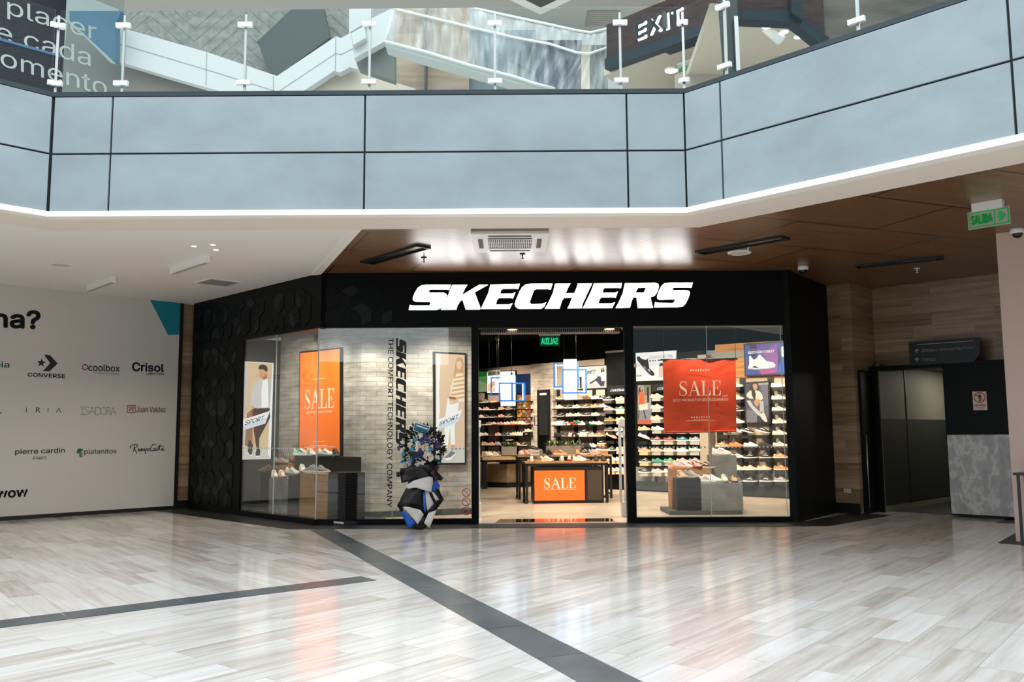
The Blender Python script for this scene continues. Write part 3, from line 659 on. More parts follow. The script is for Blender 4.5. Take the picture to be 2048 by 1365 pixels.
def sprinkler(px, py, label, c):
    v = ceil_at(px, py); t = thing('sprinkler', label, 'sprinkler', Matrix.Translation((v.x, v.y, ZC)), 'ceiling sprinklers')
    MB().lathe([(.045, 0), (.04, -.012), (.02, -.014), (.001, -.014)], n=14).build('cover', c, t)
    MB().tube([(0, 0, -.012), (0, 0, -.07)], .009).lathe([(.001, -.07), (.022, -.07), (.022, -.075), (.001, -.075)], n=10).build('head', c, t)
sprinkler(848, 515, 'dark sprinkler head between the air conditioner and the black linear light', BLACKM)
sprinkler(1496, 493, 'white sprinkler head between linear light and round speaker', WHITEP)
sprinkler(1834, 537, 'white sprinkler head in the wooden ceiling near the travertine wall', WHITEP)
sprinkler(277, 551, 'white sprinkler head in the white ceiling over the hoarding', WHITEP)
sprinkler(1045, 508, 'tiny dark sprinkler under the air conditioner cassette', BLACKM)
def dome(px, py, label):
    v = ceil_at(px, py); t = thing('dome_camera', label, 'security camera', Matrix.Translation((v.x, v.y, ZC)), 'dome cameras under the ceiling')
    MB().lathe([(.001, 0), (.078, 0), (.082, -.03), (.078, -.065), (.066, -.07)], n=24).build('housing', WHITEP, t)
    MB().lathe([(.06, -.068), (.057, -.09), (.04, -.115), (.015, -.128), (.001, -.13)], n=20).build('dome', mat('dome_black', (8, 12, 14), .12), t)
dome(1606, 532, 'white dome camera at the right end of the black shop front'); dome(2034, 457, 'white dome camera above the pale pink wall')
# hanging exit sign near the camera on the right
e0, e1 = Vector((4.92, 10.2, 0)), None
def exit_plate(t, w, h, msg, arrow, gm, pm_, mirror=False, back=None):
    MB().box(-w/2, w/2, 0, .008, -h, 0).build('plate', pm_, t)
    m = MB(); b = .012; k = .022
    for x0, x1, z0, z1 in ((-w/2+b, w/2-b, -b-k*.6, -b), (-w/2+b, w/2-b, -h+b, -h+b+k*.6), (-w/2+b, -w/2+b+k*.6, -h+b, -b), (w/2-b-k*.6, w/2-b, -h+b, -b)): m.box(x0, x1, -.004, .0, z0, z1)
    xm_ = w*.14 if arrow else w/2-.035
    if arrow: m.box(xm_-.006, xm_+.006, -.004, 0, -h+b, -b)
    m.build('border', gm, t)
    q = [(-w/2+.035, -.045), (xm_-.02, -.045), (xm_-.02, -h+.045), (-w/2+.035, -h+.045)]
    if mirror: q = [(-p[0], p[1]) for p in q]
    add_text(MB(), msg, q, -.005, 0, .05).build('lettering', gm, t)
    if arrow:
        a0, a1 = xm_+.03, w/2-.04; c = -h/2
        m = MB(); m.poly([(x, -.005, z) for x, z in ((a0, c+.014), (a1-.06, c+.014), (a1-.085, c+.055), (a1-.05, c+.055), (a1, c), (a1-.05, c-.055), (a1-.085, c-.055), (a1-.06, c-.014), (a0, c-.014))]); m.build('arrow', gm, t)
EG = mat('exit_green', (20, 168, 78), .5, emit=.12); EPL = mat('exit_plate', (176, 168, 156), .35)
FE_ = Fr(6.0, 10.45, -45)
a, b_ = FE_.uz(1934, 440), FE_.uz(2020, 436)
v0 = flat(1976, 408, ZC-.02)
fex = Fr(v0.x, v0.y, -45)
ua, za = fex.uz(1934.5, 426); ub, zb = fex.uz(2019, 411); _, zl = fex.uz(1936, 461)
exs = thing('exit_sign', 'hanging glass exit sign with green letters and arrow under wooden ceiling', 'exit sign', fex.M((ua+ub)/2, 0, (za+zb)/2))
exit_plate(exs, ub-ua, za-zl, 'SALIDA', True, EG, EPL)
MB().box(-(ub-ua)*.36, (ub-ua)*.36, -.05, .05, -.01, ZC-(za+zb)/2).build('mount', WHITEP, exs)
# white ceiling: two surface strip lights, grille, small glowing discs
def strip(pa, pb, label):
    a, b = ceil_at(*pa), ceil_at(*pb); c = (a+b)/2; d = b-a; L = d.length
    t = thing('strip_light', label, 'ceiling light', Matrix.Translation((c.x, c.y, ZC-.008)) @ Matrix.Rotation(math.atan2(d.y, d.x), 4, 'Z'), 'strip lights on the white ceiling')
    MB().box(-L/2, L/2, -.04, .04, -.1, 0).build('housing', WHITEP, t); MB().box(-L/2+.02, L/2-.02, -.032, .032, -.103, -.1).build('diffuser', mat('diffuser_off', (176, 172, 166), .5), t)
strip((178, 571), (227, 552), 'white strip light nearer the hoarding'); strip((345, 535), (415, 511), 'white strip light nearer the gallery edge')
v = ceil_at(437, 564); vt = thing('ceiling_vent', 'square slatted air vent in white ceiling near black shop front', 'vent', Matrix.Translation((v.x, v.y, ZC-.008)) @ Matrix.Rotation(math.radians(45), 4, 'Z'))
m = MB().box(-.3, .3, -.3, -.26, -.015, 0).box(-.3, .3, .26, .3, -.015, 0).box(-.3, -.26, -.26, .26, -.015, 0).box(.26, .3, -.26, .26, -.015, 0); m.build('frame', WHITEP, vt)
m = MB()
for i in range(12): m.box(-.26, .26, -.25+i*.043, -.232+i*.043, -.012, -.002)
m.build('slats', mat('vent_grey', (150, 146, 138), .6), vt)
for px, py, lb in ((388, 491, 'leftmost small round bright disc in the white ceiling'), (426, 488, 'small round bright disc in white ceiling, furthest from the hoarding'), (432, 498, 'small round bright disc in white ceiling, nearest the strip light')):
    v = ceil_at(px, py); t = thing('downlight', lb, 'downlight', Matrix.Translation((v.x, v.y, ZC-.008)), 'bright discs in the white ceiling')  # glowing discs set at three bright dots of the ceiling
    MB().lathe([(.042, 0), (.042, -.006), (.034, -.008)], n=16).build('rim', WHITEP, t); MB().lathe([(.034, -.008), (.001, -.008)], n=16).build('lens', mat('lamp_on', (255, 246, 232), .5, emit=4), t)
# ================================================================== inside the shop
ZT = 3.27
struct('ceiling_shop', MB().prism([(-4.6, 16.7), (-3.1, 14.0), (4.45, 14.0), (5.5, 15.35), (7.45, 16.9), (-3.0, 27.6)], 3.93, 3.97), VOID)
struct('wall_shop_left', MB().prism([(-4.45, 16.75), (-4.35, 16.75), (-2.9, 27.4), (-3.0, 27.5)], 0, 3.95), BLACK)  # unseen side wall, added to block light
struct('wall_shop_right', MB().prism([(5.62, 15.45), (7.45, 16.95), (7.55, 16.85), (5.72, 15.35)], 0, 3.95), BLACK)
WALLC = mat('warm_grey_wall', (172, 158, 142), .8)
uX = lambda px, d=0.0: FB.uz(px, 850, d)[0]
zY = lambda px, py, d=0.0: FB.uz(px, py, d)[1]
struct('wall_back', MB().box(-5, uX(1068), 0, .1, 0, ZT).box(uX(1112), uX(1212), 0, .1, 0, ZT).box(uX(1430), 10.6, 0, .1, 0, ZT-.1), WALLC, FB.mat)
struct('wall_back_upper', MB().box(-5, 10.6, 0, .1, ZT, 3.96), VOID, FB.mat)
struct('wall_back_black', MB().box(uX(1212), uX(1412), -.02, .1, 0, ZT), BLACK, FB.mat)
mb = MB()
def brick_quad(m, a, b, z0, z1, ua):
    l = (Vector(b)-Vector(a)).length
    m.face([(a[0], a[1], z0), (b[0], b[1], z0), (b[0], b[1], z1), (a[0], a[1], z1)], 0, [(ua, z0), (ua+l, z0), (ua+l, z1), (ua, z1)]); return ua+l
def brick_path(m, pts, z0, z1):
    u = 0
    for a, b in zip(pts, pts[1:]): u = brick_quad(m, a, b, z0, z1, u)
    return m
ub0, ub1 = uX(1068), uX(1113)
struct('wall_back_brick', brick_path(MB(), [(ub0, .3), (ub0, -.12), (ub1, -.12), (ub1+.12, .1)], 0, ZT), BRICKW, FB.mat)
struct('wall_back_column', MB().box(uX(1411), uX(1428), -.25, .1, 0, 3.15), mat('pale_column', (150, 140, 124), .7), FB.mat)
struct('trim_4', MB().box(uX(1428), 10.6, -.06, 0, 3.05, 3.2).box(uX(1262), uX(1411), -.06, -.02, 3.0, 3.08), mat('grey_cornice', (130, 128, 124), .6), FB.mat)
# window display: whitewashed brick wall with a rounded corner, dark side wall
arc = [(-2.95+.0, 15.15)]
bp = [(-4.45, 16.65), (-2.72, 14.92)]+[(-2.72+.4*math.sin(math.radians(45+t))-.283+.0, 14.92+.283-.4*math.cos(math.radians(45+t-90+45)) ) for t in ()]+[(-2.58, 14.83), (-2.40, 14.80), (-2.2, 14.84), (-.70, 15.40)]
struct('wall_display_brick', brick_path(MB(), bp, .0, 3.35), BRICKW)
mb = MB()
for a, b in zip(bp, bp[1:]):
    d = (Vector(b)-Vector(a)).normalized(); n = Vector((d.y, -d.x))*.012
    mb.prism([tuple(Vector(a)+n), tuple(Vector(b)+n), b, a], .006, .11)
struct('baseboard_display', mb, mat('display_skirting', (52, 58, 58), .5))
struct('wall_display_back', MB().prism([(-4.45, 16.67), (-2.72, 14.98), (-2.3, 14.9), (-.71, 15.45), (-.72, 15.55), (-2.3, 15.0), (-4.4, 16.8)], 0, 3.9), BLACK)
FM = Fr(-4.45, 16.65, 45); FD = Fr(-3.6, 15.8, -45); FW = Fr(-2.2, 14.84, math.degrees(math.atan2(.74, 1.95)))
struct('wall_display_side', MB().box(-1.04, .02, 0, .05, 0, 3.2), mat('slate_blue_wall', (44, 54, 58), .6), FM.mat)
struct('ceiling_display', MB().prism([(-6.1, 16.75), (-3.12, 13.8), (-.6, 13.8), (-.3, 15.6), (-2.3, 14.9), (-4.4, 16.7)], 3.3, 3.34), mat('display_ceiling', (58, 56, 54), .7))
# ------------------------------------------------------------------ shoes
PAL = dict(white=(228,224,214), cream=(214,200,176), beige=(188,170,146), grey=(138,136,132), black=(22,22,24), navy=(28,34,58), brown=(92,66,48), olive=(84,80,60), pink=(220,160,150), orange=(232,120,62), red=(206,52,36), maroon=(120,44,48), green=(60,140,96), mint=(168,206,184), teal=(52,110,112), lilac=(176,164,196), tan=(196,150,104), peach=(236,168,132))
SM = {k: mat('shoe_'+k, v, .65) for k, v in PAL.items()}
LIN = mat('shoe_lining', (36, 32, 30), .9)
def rings(st, prof, nv):
    m = MB(); n = nv+1
    for s in st:
        x, pts = prof(s)
        for p in pts: m.v.append((x, p[0], p[1]))
    return m, n
def interp(tab, s):
    for (a, va), (b, vb) in zip(tab, tab[1:]):
        if s <= b: t = (s-a)/(b-a); t = t*t*(3-2*t); return va+(vb-va)*t
    return tab[-1][1]
WID = [(0,.024),(.07,.034),(.3,.033),(.5,.037),(.72,.047),(.87,.042),(.96,.028),(1,.006)]
HGT = {0: [(0,.070),(.07,.092),(.2,.076),(.33,.080),(.43,.108),(.52,.096),(.7,.068),(.85,.056),(.95,.044),(1,.026)],
       1: [(0,.086),(.05,.122),(.12,.100),(.28,.086),(.4,.122),(.5,.104),(.7,.074),(.85,.060),(.95,.046),(1,.028)]}
SOL = {0: [(0,.034),(.3,.028),(.6,.024),(.85,.026),(1,.030)], 1: [(0,.046),(.15,.042),(.5,.032),(.8,.030),(1,.036)]}
BOT = [(0,.006),(.08,0),(.75,0),(.9,.006),(1,.020)]
ST = [0,.03,.07,.12,.2,.28,.36,.43,.5,.58,.66,.75,.84,.91,.96,.99,1.0]
def shoe_parts(k):
    Ln = .285; out = {}
    m = MB(); n = 11                                  # upper
    for s in ST:
        w = interp(WID, s)*.97; h = interp(HGT[k], s); z0 = interp(SOL[k], s)-.004
        for j in range(n):
            t = math.pi*j/(n-1); c, sn_ = math.cos(t), math.sin(t)
            m.v.append((s*Ln, w*math.copysign(abs(c)**.75, c), z0+(h-z0)*sn_**.72))
    for i in range(len(ST)-1):
        for j in range(n-1): m.f.append([i*n+j, (i+1)*n+j, (i+1)*n+j+1, i*n+j+1]); m.m.append(0); m.smooth.add(len(m.f)-1)
    m.f.append(list(range(n))); m.m.append(0); out['upper'] = m
    m = MB(); n = 8                                   # sole
    for s in ST:
        w = interp(WID, s)+.004; z0 = interp(BOT, s); z1 = interp(SOL[k], s); x = s*Ln+(-.004 if s < .02 else .004 if s > .98 else 0)
        for y, z in ((-w*.85, z0), (-w, z0+(z1-z0)*.3), (-w*1.0, z1-.004), (-w*.94, z1), (w*.94, z1), (w, z1-.004), (w, z0+(z1-z0)*.3), (w*.85, z0)): m.v.append((x, y, z))
    for i in range(len(ST)-1):
        for j in range(n): m.f.append([i*n+j, i*n+(j+1) % n, (i+1)*n+(j+1) % n, (i+1)*n+j]); m.m.append(0)
    m.f.append(list(range(n))); m.m.append(0); m.f.append([(len(ST)-1)*n+j for j in reversed(range(n))]); m.m.append(0); out['sole'] = m
    m = MB(); q = []                                  # dark collar opening
    for i in range(17):
        s = .045+.36*i/16; h = interp(HGT[k], s); z0 = interp(SOL[k], s); w = interp(WID, s)*.66*math.sin(math.pi*(i+.6)/17.2)**.5
        zz = z0+(h-z0)*.93+.003; m.v += [(s*Ln, -w, zz), (s*Ln, 0, zz-.002), (s*Ln, w, zz)]
    for i in range(16):
        for j in (0, 1): m.f.append([i*3+j, i*3+3+j, i*3+4+j, i*3+j+1]); m.m.append(0)
    out['collar'] = m
    m = MB()                                          # laces
    for i in range(5):
        s = .45+.048*i; h = interp(HGT[k], s); w = interp(WID, s)*.55
        m.tube([(s*Ln, -w, h-.010), (s*Ln+.003, 0, h+.003), (s*Ln, w, h-.010)], .0034, 5)
    out['laces'] = m
    m = MB()                                          # curved side stripes
    for sd in (-1,):
        for i in range(6):
            a = .26+.055*i
            def pt(s, f):
                w = interp(WID, s)*.97; h = interp(HGT[k], s); z0 = interp(SOL[k], s)-.004; t = f*math.pi/2; c = math.cos(t)**.75
                return (s*Ln, sd*(w*c+.0015), z0+(h-z0)*math.sin(t)**.72+.0008)
            f0 = .25+.07*math.sin(i); f1 = .25+.07*math.sin(i+1)
            q = [pt(a, f0), pt(a+.055, f1), pt(a+.055, f1+.13), pt(a, f0+.13)]
            m.face(q if sd < 0 else q[::-1])
    out['side_stripe'] = m
    return out
PROTO = {}
for k in (0, 1):
    d = {}
    for nm, mb in shoe_parts(k).items():
        mats = {'upper': SM['white'], 'sole': SM['white'], 'collar': LIN, 'laces': SM['white'], 'side_stripe': SM['grey']}[nm]
        o = mb.build(nm, mats); d[nm] = o.data
        bpy.data.objects.remove(o)
    PROTO[k] = d
NSHOE = 0
USED = set()
def shoe(M, up, so, label, group, k=0, lace=None, stripe=None, full=True):
    global NSHOE
    if label in USED: label += ', its pair'
    USED.add(label)
    t = thing('sneaker', label, 'shoe', M, group); NSHOE += 1
    for nm, cm in (('upper', up), ('sole', so), ('collar', None), ('laces', lace or so), ('side_stripe', stripe or so)):
        if not full and nm in ('laces', 'side_stripe'): continue
        o = bpy.data.objects.new(nm, PROTO[k][nm]); o.parent = t
        if cm: o.material_slots[0].link = 'OBJECT'; o.material_slots[0].material = SM[cm]
        COL.objects.link(o)
    return t
def sole_word(so): return so
# ------------------------------------------------------------------ wall bays of shelves with shoes
def bay(label, u0, u1, zs, ups, depth=.24, back=None, base=.55, brackets=True):
    t = thing('shelving_bay', label, 'shelving', FB.M(u0, -.0, 0), 'shoe shelving along the back wall')
    for z in zs: MB().box(0, u1-u0, -depth, -.02, z-.022, z).build('shelf', BLACKM, t)
    for u in ups: MB().box(u-u0-.05, u-u0+.05, -.03, -.001, .3, max(zs)+.3).build('upright', BLACKM, t)
    return t
def row(bayname, rown, z, py, items, d=-.13, rot=-45, k=0, group='', dz=.0, step=None):
    for i, it in enumerate(items):
        px, up, so = it[:3]; kk = it[3] if len(it) > 3 else k; ex = it[4] if len(it) > 4 else 0
        u, _ = FB.uz(px, py, d); p = FB.M(u, d, z+dz+ex).translation
        r = rot+random.uniform(-6, 6)
        M = Matrix.Translation(p) @ Matrix.Rotation(math.radians(r), 4, 'Z') @ Matrix.Translation((-.14, 0, 0))
        shoe(M, up, so, ('%s shoe with %s sole, %s in %s row of %s' % (up, so, ordw(i), rown, bayname) if up != so else 'all %s shoe, %s in %s row of %s' % (up, ordw(i), rown, bayname)), group, kk, full=px > 1000)
W, Cc, Bk, Gy, Pk, Or, Bg, Br, Nv, Ol, Rd, Mn, Gr, Mt, Tl, Ll, Tn, Pe = 'white cream black grey pink orange beige brown navy olive red maroon green mint teal lilac tan peach'.split()
# bay by the neon frame on the far left of the doorway view
rl = [(805, [(961, Br, W), (972, Gy, W), (989, Tn, W)]), (820.4, [(959, W, Tn), (974, Pk, W), (986, Bk, W), (1004, Tn, W), (1019.5, Br, W)]), (835.7, [(963, W, W), (974, Br, W), (988, Bk, W), (1003.5, Pk, Pk), (1019, Bk, W)]),
 (850.8, [(967, Bk, W), (979, Gy, W), (988.5, Cc, Mn), (1002.5, Pk, Gy), (1016, W, Pk), (1029, Cc, Or, 1), (1039, Cc, Tn, 1), (1046.5, W, W, 1), (1053.5, Mn, W, 1)]),
 (872.4, [(962.5, W, W), (971.5, W, Pk), (983.5, Bk, Rd), (997.5, Pk, W), (1009, Nv, Gy), (1016, Bk, W), (1026.5, Cc, Cc), (1037, Cc, W, 1), (1048, W, W, 1), (1057.5, Cc, W, 0, .1)]), (892, [(971, Pk, W, 1), (984.5, Pk, W), (997.5, Ll, Gy, 1), (1019.5, Bk, W, 0, .14), (1034.5, Pk, W), (1048.5, Bk, W)])]
u0, u1 = uX(952, -.13), uX(1066, -.13)
zs = [zY(1005, py, -.13) for py, _ in rl]
bay('dark shelves of shoes seen through the doorway beside the neon frames', u0, u1, zs, [uX(973.5), uX(1002.5), uX(1034.5), uX(1066)])
for (py, its), z, w in zip(rl, zs, ('top', 'second', 'third', 'fourth', 'fifth', 'lowest')): row('shelves beside small neon frames', w, z, py, its, group='shoes on the back shelves left of the mirror')
bx = thing('shoe_box', 'black shoe box on the fifth shelf beneath a cream shoe', 'box', FB.M(uX(1057.5, -.13), -.13, zs[4]), 'boxes under shoes'); MB().box(-.14, .14, -.09, .09, 0, .095).build('box', BLACKM, bx); MB().box(-.05, .03, -.0915, -.09, .03, .07).build('sticker', SM[Gy], bx)
rm = [(800, [(1120, Cc, Br, 1), (1160, Gy, Gy), (1173.5, Br, Br), (1191, Cc, W), (1208, Bk, W)]), (816.8, [(1120, Cc, Cc, 1), (1137.5, Bk, W), (1154.5, Bg, W), (1173, Ol, W), (1191, Or, Cc), (1207.5, Gy, W)]), (833.2, [(1122.5, Bk, W), (1141.5, Pk, W), (1157, Bg, W), (1174.5, Bk, Cc), (1192.5, Bg, Cc)]),
 (850.8, [(1111.5, W, Bg, 1), (1122.5, Nv, W, 0, .09), (1135.5, Gy, W), (1141, Bk, Bk), (1149.5, Rd, Rd), (1156, Gr, Bk, 0, .04), (1166, Bg, W, 1), (1174.5, Bk, Bk, 1), (1187.5, W, Gr), (1198.5, W, W)]), (874, [(1117, Bk, Bk, 1), (1132, Bk, Gy, 1), (1146.5, Pk, W, 1), (1153.5, Bk, Bk, 1), (1163.5, Cc, W), (1170, Nv, W, 0, .09), (1185.5, Gy, W, 1), (1199.5, Or, W)]), (896, [(1158.5, Bk, Bk, 1), (1167, Bk, Gy, 1), (1177, Bk, Bk, 1), (1188, W, Gy, 1), (1204.5, Bk, W, 0, .09)])]
u0, u1 = uX(1110, -.13), uX(1214, -.13); zs = [zY(1165, py, -.13) for py, _ in rm]
bay('dark shelves of shoes between the tall mirror and the black bay', u0, u1, zs, [uX(1118), uX(1153), uX(1190)])
for (py, its), z, w in zip(rm, zs, ('top', 'second', 'third', 'fourth', 'fifth', 'lowest')): row('shelves behind the tall lightbox', w, z, py, its, group='shoes on the back shelves right of the mirror')
for px, lv, cm, nm in ((1122.5, 3, W, 'white shoe box under a navy shoe on the fourth shelf'), (1170, 4, Cc, 'cream shoe box under a navy shoe on the fifth shelf'), (1204.5, 5, Tn, 'tan shoe box under a black shoe on the lowest shelf')):
    bx = thing('shoe_box', nm, 'box', FB.M(uX(px, -.13), -.13, zs[lv]), 'boxes under shoes'); MB().box(-.13, .13, -.09, .09, 0, .085).build('box', SM[cm], bx)
# black bay with small ledges under the white walking sign, and the bay half hidden by the hanging banner
def ledges(bayname, baylabel, rows, group, rot, strip_mat, d=-.16, k=0):
    us = [FB.uz(i[0], py, d)[0] for py, its in rows for i in its]
    t = thing('ledge_bay', baylabel, 'shelving', FB.M(min(us), 0, 0), 'shoe ledges on the black wall')
    for ri, (py, its) in enumerate(rows):
        for i, it in enumerate(its):
            px = it[0]; u, z = FB.uz(px, py, d); lm = it[5] if len(it) > 5 else strip_mat
            if lm: MB().box(u-min(us)-.125, u-min(us)+.125, d-.06, -.02, z-.075, z-.003).build('ledge', lm, t)
            if not it[1]: continue
            r = rot+random.uniform(-5, 5); tl = it[4] if len(it) > 4 else 0
            M = FB.M(u, d, z+abs(tl)*.004) @ Matrix.Rotation(math.radians(45+r), 4, 'Z') @ Matrix.Rotation(math.radians(tl), 4, 'Y') @ Matrix.Scale(1.08, 4) @ Matrix.Translation((-.14, 0, 0))
            shoe(M, it[1], it[2], ('%s shoe with %s sole, %s in %s row of %s' % (it[1], it[2], ordw(i), ordw(ri), bayname) if it[1] != it[2] else 'all %s shoe, %s in %s row of %s' % (it[1], ordw(i), ordw(ri), bayname)), group, it[3] if len(it) > 3 and it[3] is not None else k, stripe=it[6] if len(it) > 6 else None)
    return t
LB = mat('ledge_white', (158, 154, 148), .5); LD = mat('ledge_dark', (60, 62, 64), .5); LT = mat('ledge_tan', (204, 170, 126), .55); LK = mat('ledge_black', (16, 17, 18), .5)
ledges('ledges below the walking sign', 'black wall bay with small ledges under the walking sign', [
 (801.5, [(1218, Bk, W, 0, 0, LD), (1243, Gy, W, 0, 0, LT)]), (822, [(1219.5, Gy, Gy, 0, 0, LD), (1243, Tl, W, 0, 0, LT)]), (843, [(1221, Ol, Tn, 0, 0, LD), (1244, Tn, W, 0, 0, LT)]), (863, [(1221, Bk, Gy, 0, 0, LK), (1241, Gy, W, 0, 0, LK)]),
 (882, [(1223, Pe, Pe, 0, 22, LK), (1244, Pe, W, 0, 22, LK)]), (902.5, [(1224, Bk, W, 0, 0, LK), (1244, Tn, W, 0, 0, LT)]), (922, [(1224, Cc, W, 0, 0, LT), (1244, Cc, W, 0, 0, LT)]), (943, [(1223, Pk, W, 0, 0, LT), (1243, Pk, W, 0, 0, LT)])], 'shoes on the black bay ledges', -22, LD)
ledges('ledges behind the red banner', 'black wall bay with white ledges partly behind the hanging red banner', [
 (796.5, [(1315, Pe, W)]), (818, [(1315, Pk, W)]), (840, [(1314.5, Tn, W)]), (861.5, [(1289, Tn, Cc, 0, 0, LK), (1316, W, W), (1340, None, None), (1365, None, None), (1391, None, None)]),
 (883.5, [(1288.5, Ll, W, 0, 20, LK), (1315, Mn, W), (1340, Mn, Pk), (1366, Tl, W), (1392, Gy, W)]), (904.5, [(1290, Or, W, 0, 0, LT), (1315, Pk, Pk), (1340, Pk, Cc), (1366, Mt, W), (1391.5, Mt, Gy)]),
 (926, [(1291, Bk, W, 0, 0, LT), (1316.5, Gr, Tl), (1341, Gr, Mt), (1366, Pk, W), (1391, Gy, W)]), (946.5, [(1290, Bk, W), (1316.5, Pk, W), (1341, Cc, W)])], 'shoes on the white ledges behind the banner', -22, LB)
ledges('wall below the purple screen', 'pale wall bay with dark ledges below the purple screen', [
 (775, [(1473, W, W), (1557, W, W)]), (800, [(1474, W, W), (1558, W, Cc)]), (823.5, [(1474, Bk, W), (1559, W, Gy)]), (847.5, [(1476, W, Cc), (1560, Cc, W)]),
 (870.5, [(1448, W, Bk, 0, 14), (1472, W, Gy, 0, 14), (1495, Bk, W, 0, 14), (1526, Bk, W, 0, 14), (1560, Cc, W)]), (894.5, [(1445, Or, W), (1473, Or, Or), (1502, W, W), (1532, Bk, Bk), (1561, W, Tn)]), (917.5, [(1476, W, Gy), (1501, Bk, W), (1533, Bk, Cc), (1562, Tn, Cc)]), (941, [(1477, Cc, W), (1501, Bg, W), (1529, Bg, Cc), (1563, Or, Cc)]), (964.5, [(1478, Bk, Gy), (1501, Bk, W), (1534, Bk, W), (1563, Gy, W)])], 'shoes on the dark ledges below the screen', -20, LK)
mb = MB()
for px in (1440, 1489, 1545): mb.box(uX(px)-.07, uX(px)+.07, -.025, -.001, .1, 2.6)
tag(mb.build('trim_5', BLACKM, None, FB.mat), kind='structure')
t = thing('plinth_rail', 'dark plinth rail with pale panels at the foot of the shoe wall', 'plinth', FB.M(uX(1262), -.02, 0))
ur = 10.5-uX(1262)
MB().box(0, ur, -.06, 0, .04, .24).build('rail', mat('rail_dark', (34, 42, 44), .5), t); MB().box(0, ur, -.012, 0, .24, .58).build('panel', mat('base_panel', (112, 110, 104), .6), t)
for px in (1312, 1492, 1552): MB().box(uX(px)-uX(1262)-.03, uX(px)-uX(1262)+.03, -.05, -.012, .24, .62).build('bracket', BLACKM, t)
# shelf ends on the side wall at the right edge of the window
FS = Fr(6.0, 15.42, 45)
es = thing('side_shelving', 'black shelves of shoes seen end on at the window edge', 'shelving', FS.M(.3, -.02, 0))
for z in (2.35, 2.02, 1.7, 1.38, 1.06, .74): MB().box(0, .9, -.22, 0, z-.02, z).build('shelf', BLACKM, es)
for z, c in ((2.35, W), (2.02, Bk), (1.7, Tl), (1.38, Tl), (1.06, Gy)):
    shoe(FS.M(.42, -.13, z) @ Matrix.Rotation(math.radians(-60), 4, 'Z') @ Matrix.Translation((-.14, 0, 0)), c, W, '%s shoe on an end-on black shelf %s at the window edge' % (c, {2.35: 'near the top', 2.02: 'second down', 1.7: 'third down', 1.38: 'fourth down', 1.06: 'fifth down'}[z]), 'shoes on the side wall shelves')
# ------------------------------------------------------------------ tall mirror, wall pictures and screens in the shop
def poster(name, label, cat, fr, d, px, framew=.03, fm=BLACKM, thick=.05, group=None):
    q = pxquad(fr, px, d); org = (q[3][0], d, q[3][1])
    t = thing(name, label, cat, fr.M(*org), group)
    loc = [(u-org[0], z-org[2]) for u, z in q]
    c = (sum(p[0] for p in loc)/4, sum(p[1] for p in loc)/4)
    out = [(p[0]+math.copysign(framew, p[0]-c[0]), p[1]+math.copysign(framew, p[1]-c[1])) for p in loc]
    MB().prism(out, .004, thick, axis='y').build('frame', fm, t)
    return t, org, loc
def em(name, rgb, e=.9, rough=.5):
    m = mat('lit_'+name, rgb, rough, emit=e*1.08, ecol=rgb); c = lin(rgb); m.node_tree.nodes['Principled BSDF'].inputs['Base Color'].default_value = (c[0]*.12, c[1]*.12, c[2]*.12, 1); return m
def ptext(t, fr, d, org, cr, s, pts, m, bold=0.0, flip=False):
    q = [(u-org[0], z-org[2]) for u, z in pxquad(fr, [cr(*p) for p in pts], d)]
    return add_text(MB(), s, q, d-org[1], 0, bold, flip).build('lettering', m, t)
cA = crop(460, 680, 3.79); cB = crop(860, 680, 3.69); cC = crop(950, 720, 6.825); cD = crop(1090, 720, 6.82); cE = crop(1260, 680, 6.82); cF = crop(1430, 680, 6.82)
SK = em('skin', (214, 158, 120)); SKS = em('skin_shade', (180, 120, 88)); HB = em('dark_hair', (52, 40, 34), .6); HBL = em('fair_hair', (206, 160, 112)); BGW = em('wall_beige', (214, 188, 152)); BGF = em('floor_pale', (206, 200, 190)); LW_ = em('white', (244, 242, 238)); LGY = em('light_grey', (196, 194, 192)); LNV = em('dark_trousers', (52, 52, 58), .6); LBR = em('maroon_trousers', (84, 44, 36), .6); LSH = em('shoe_dark', (64, 60, 72), .6); LOR = em('orange', (236, 100, 30), .95); LIV = em('ivory', (240, 226, 200)); LKK = em('ink', (24, 24, 28), .3); LBL = em('pale_blue', (206, 220, 230)); LGG = em('mid_grey', (140, 138, 138), .7)
t, o_, lc = poster('lightbox_poster', 'lit poster of a person in grey jacket and brown trousers at the left display window', 'poster', FM, -.06, [(486.5, 724.5), (546.5, 727.5), (540.5, 917), (482.5, 918.5)], .012, LW_, .06)
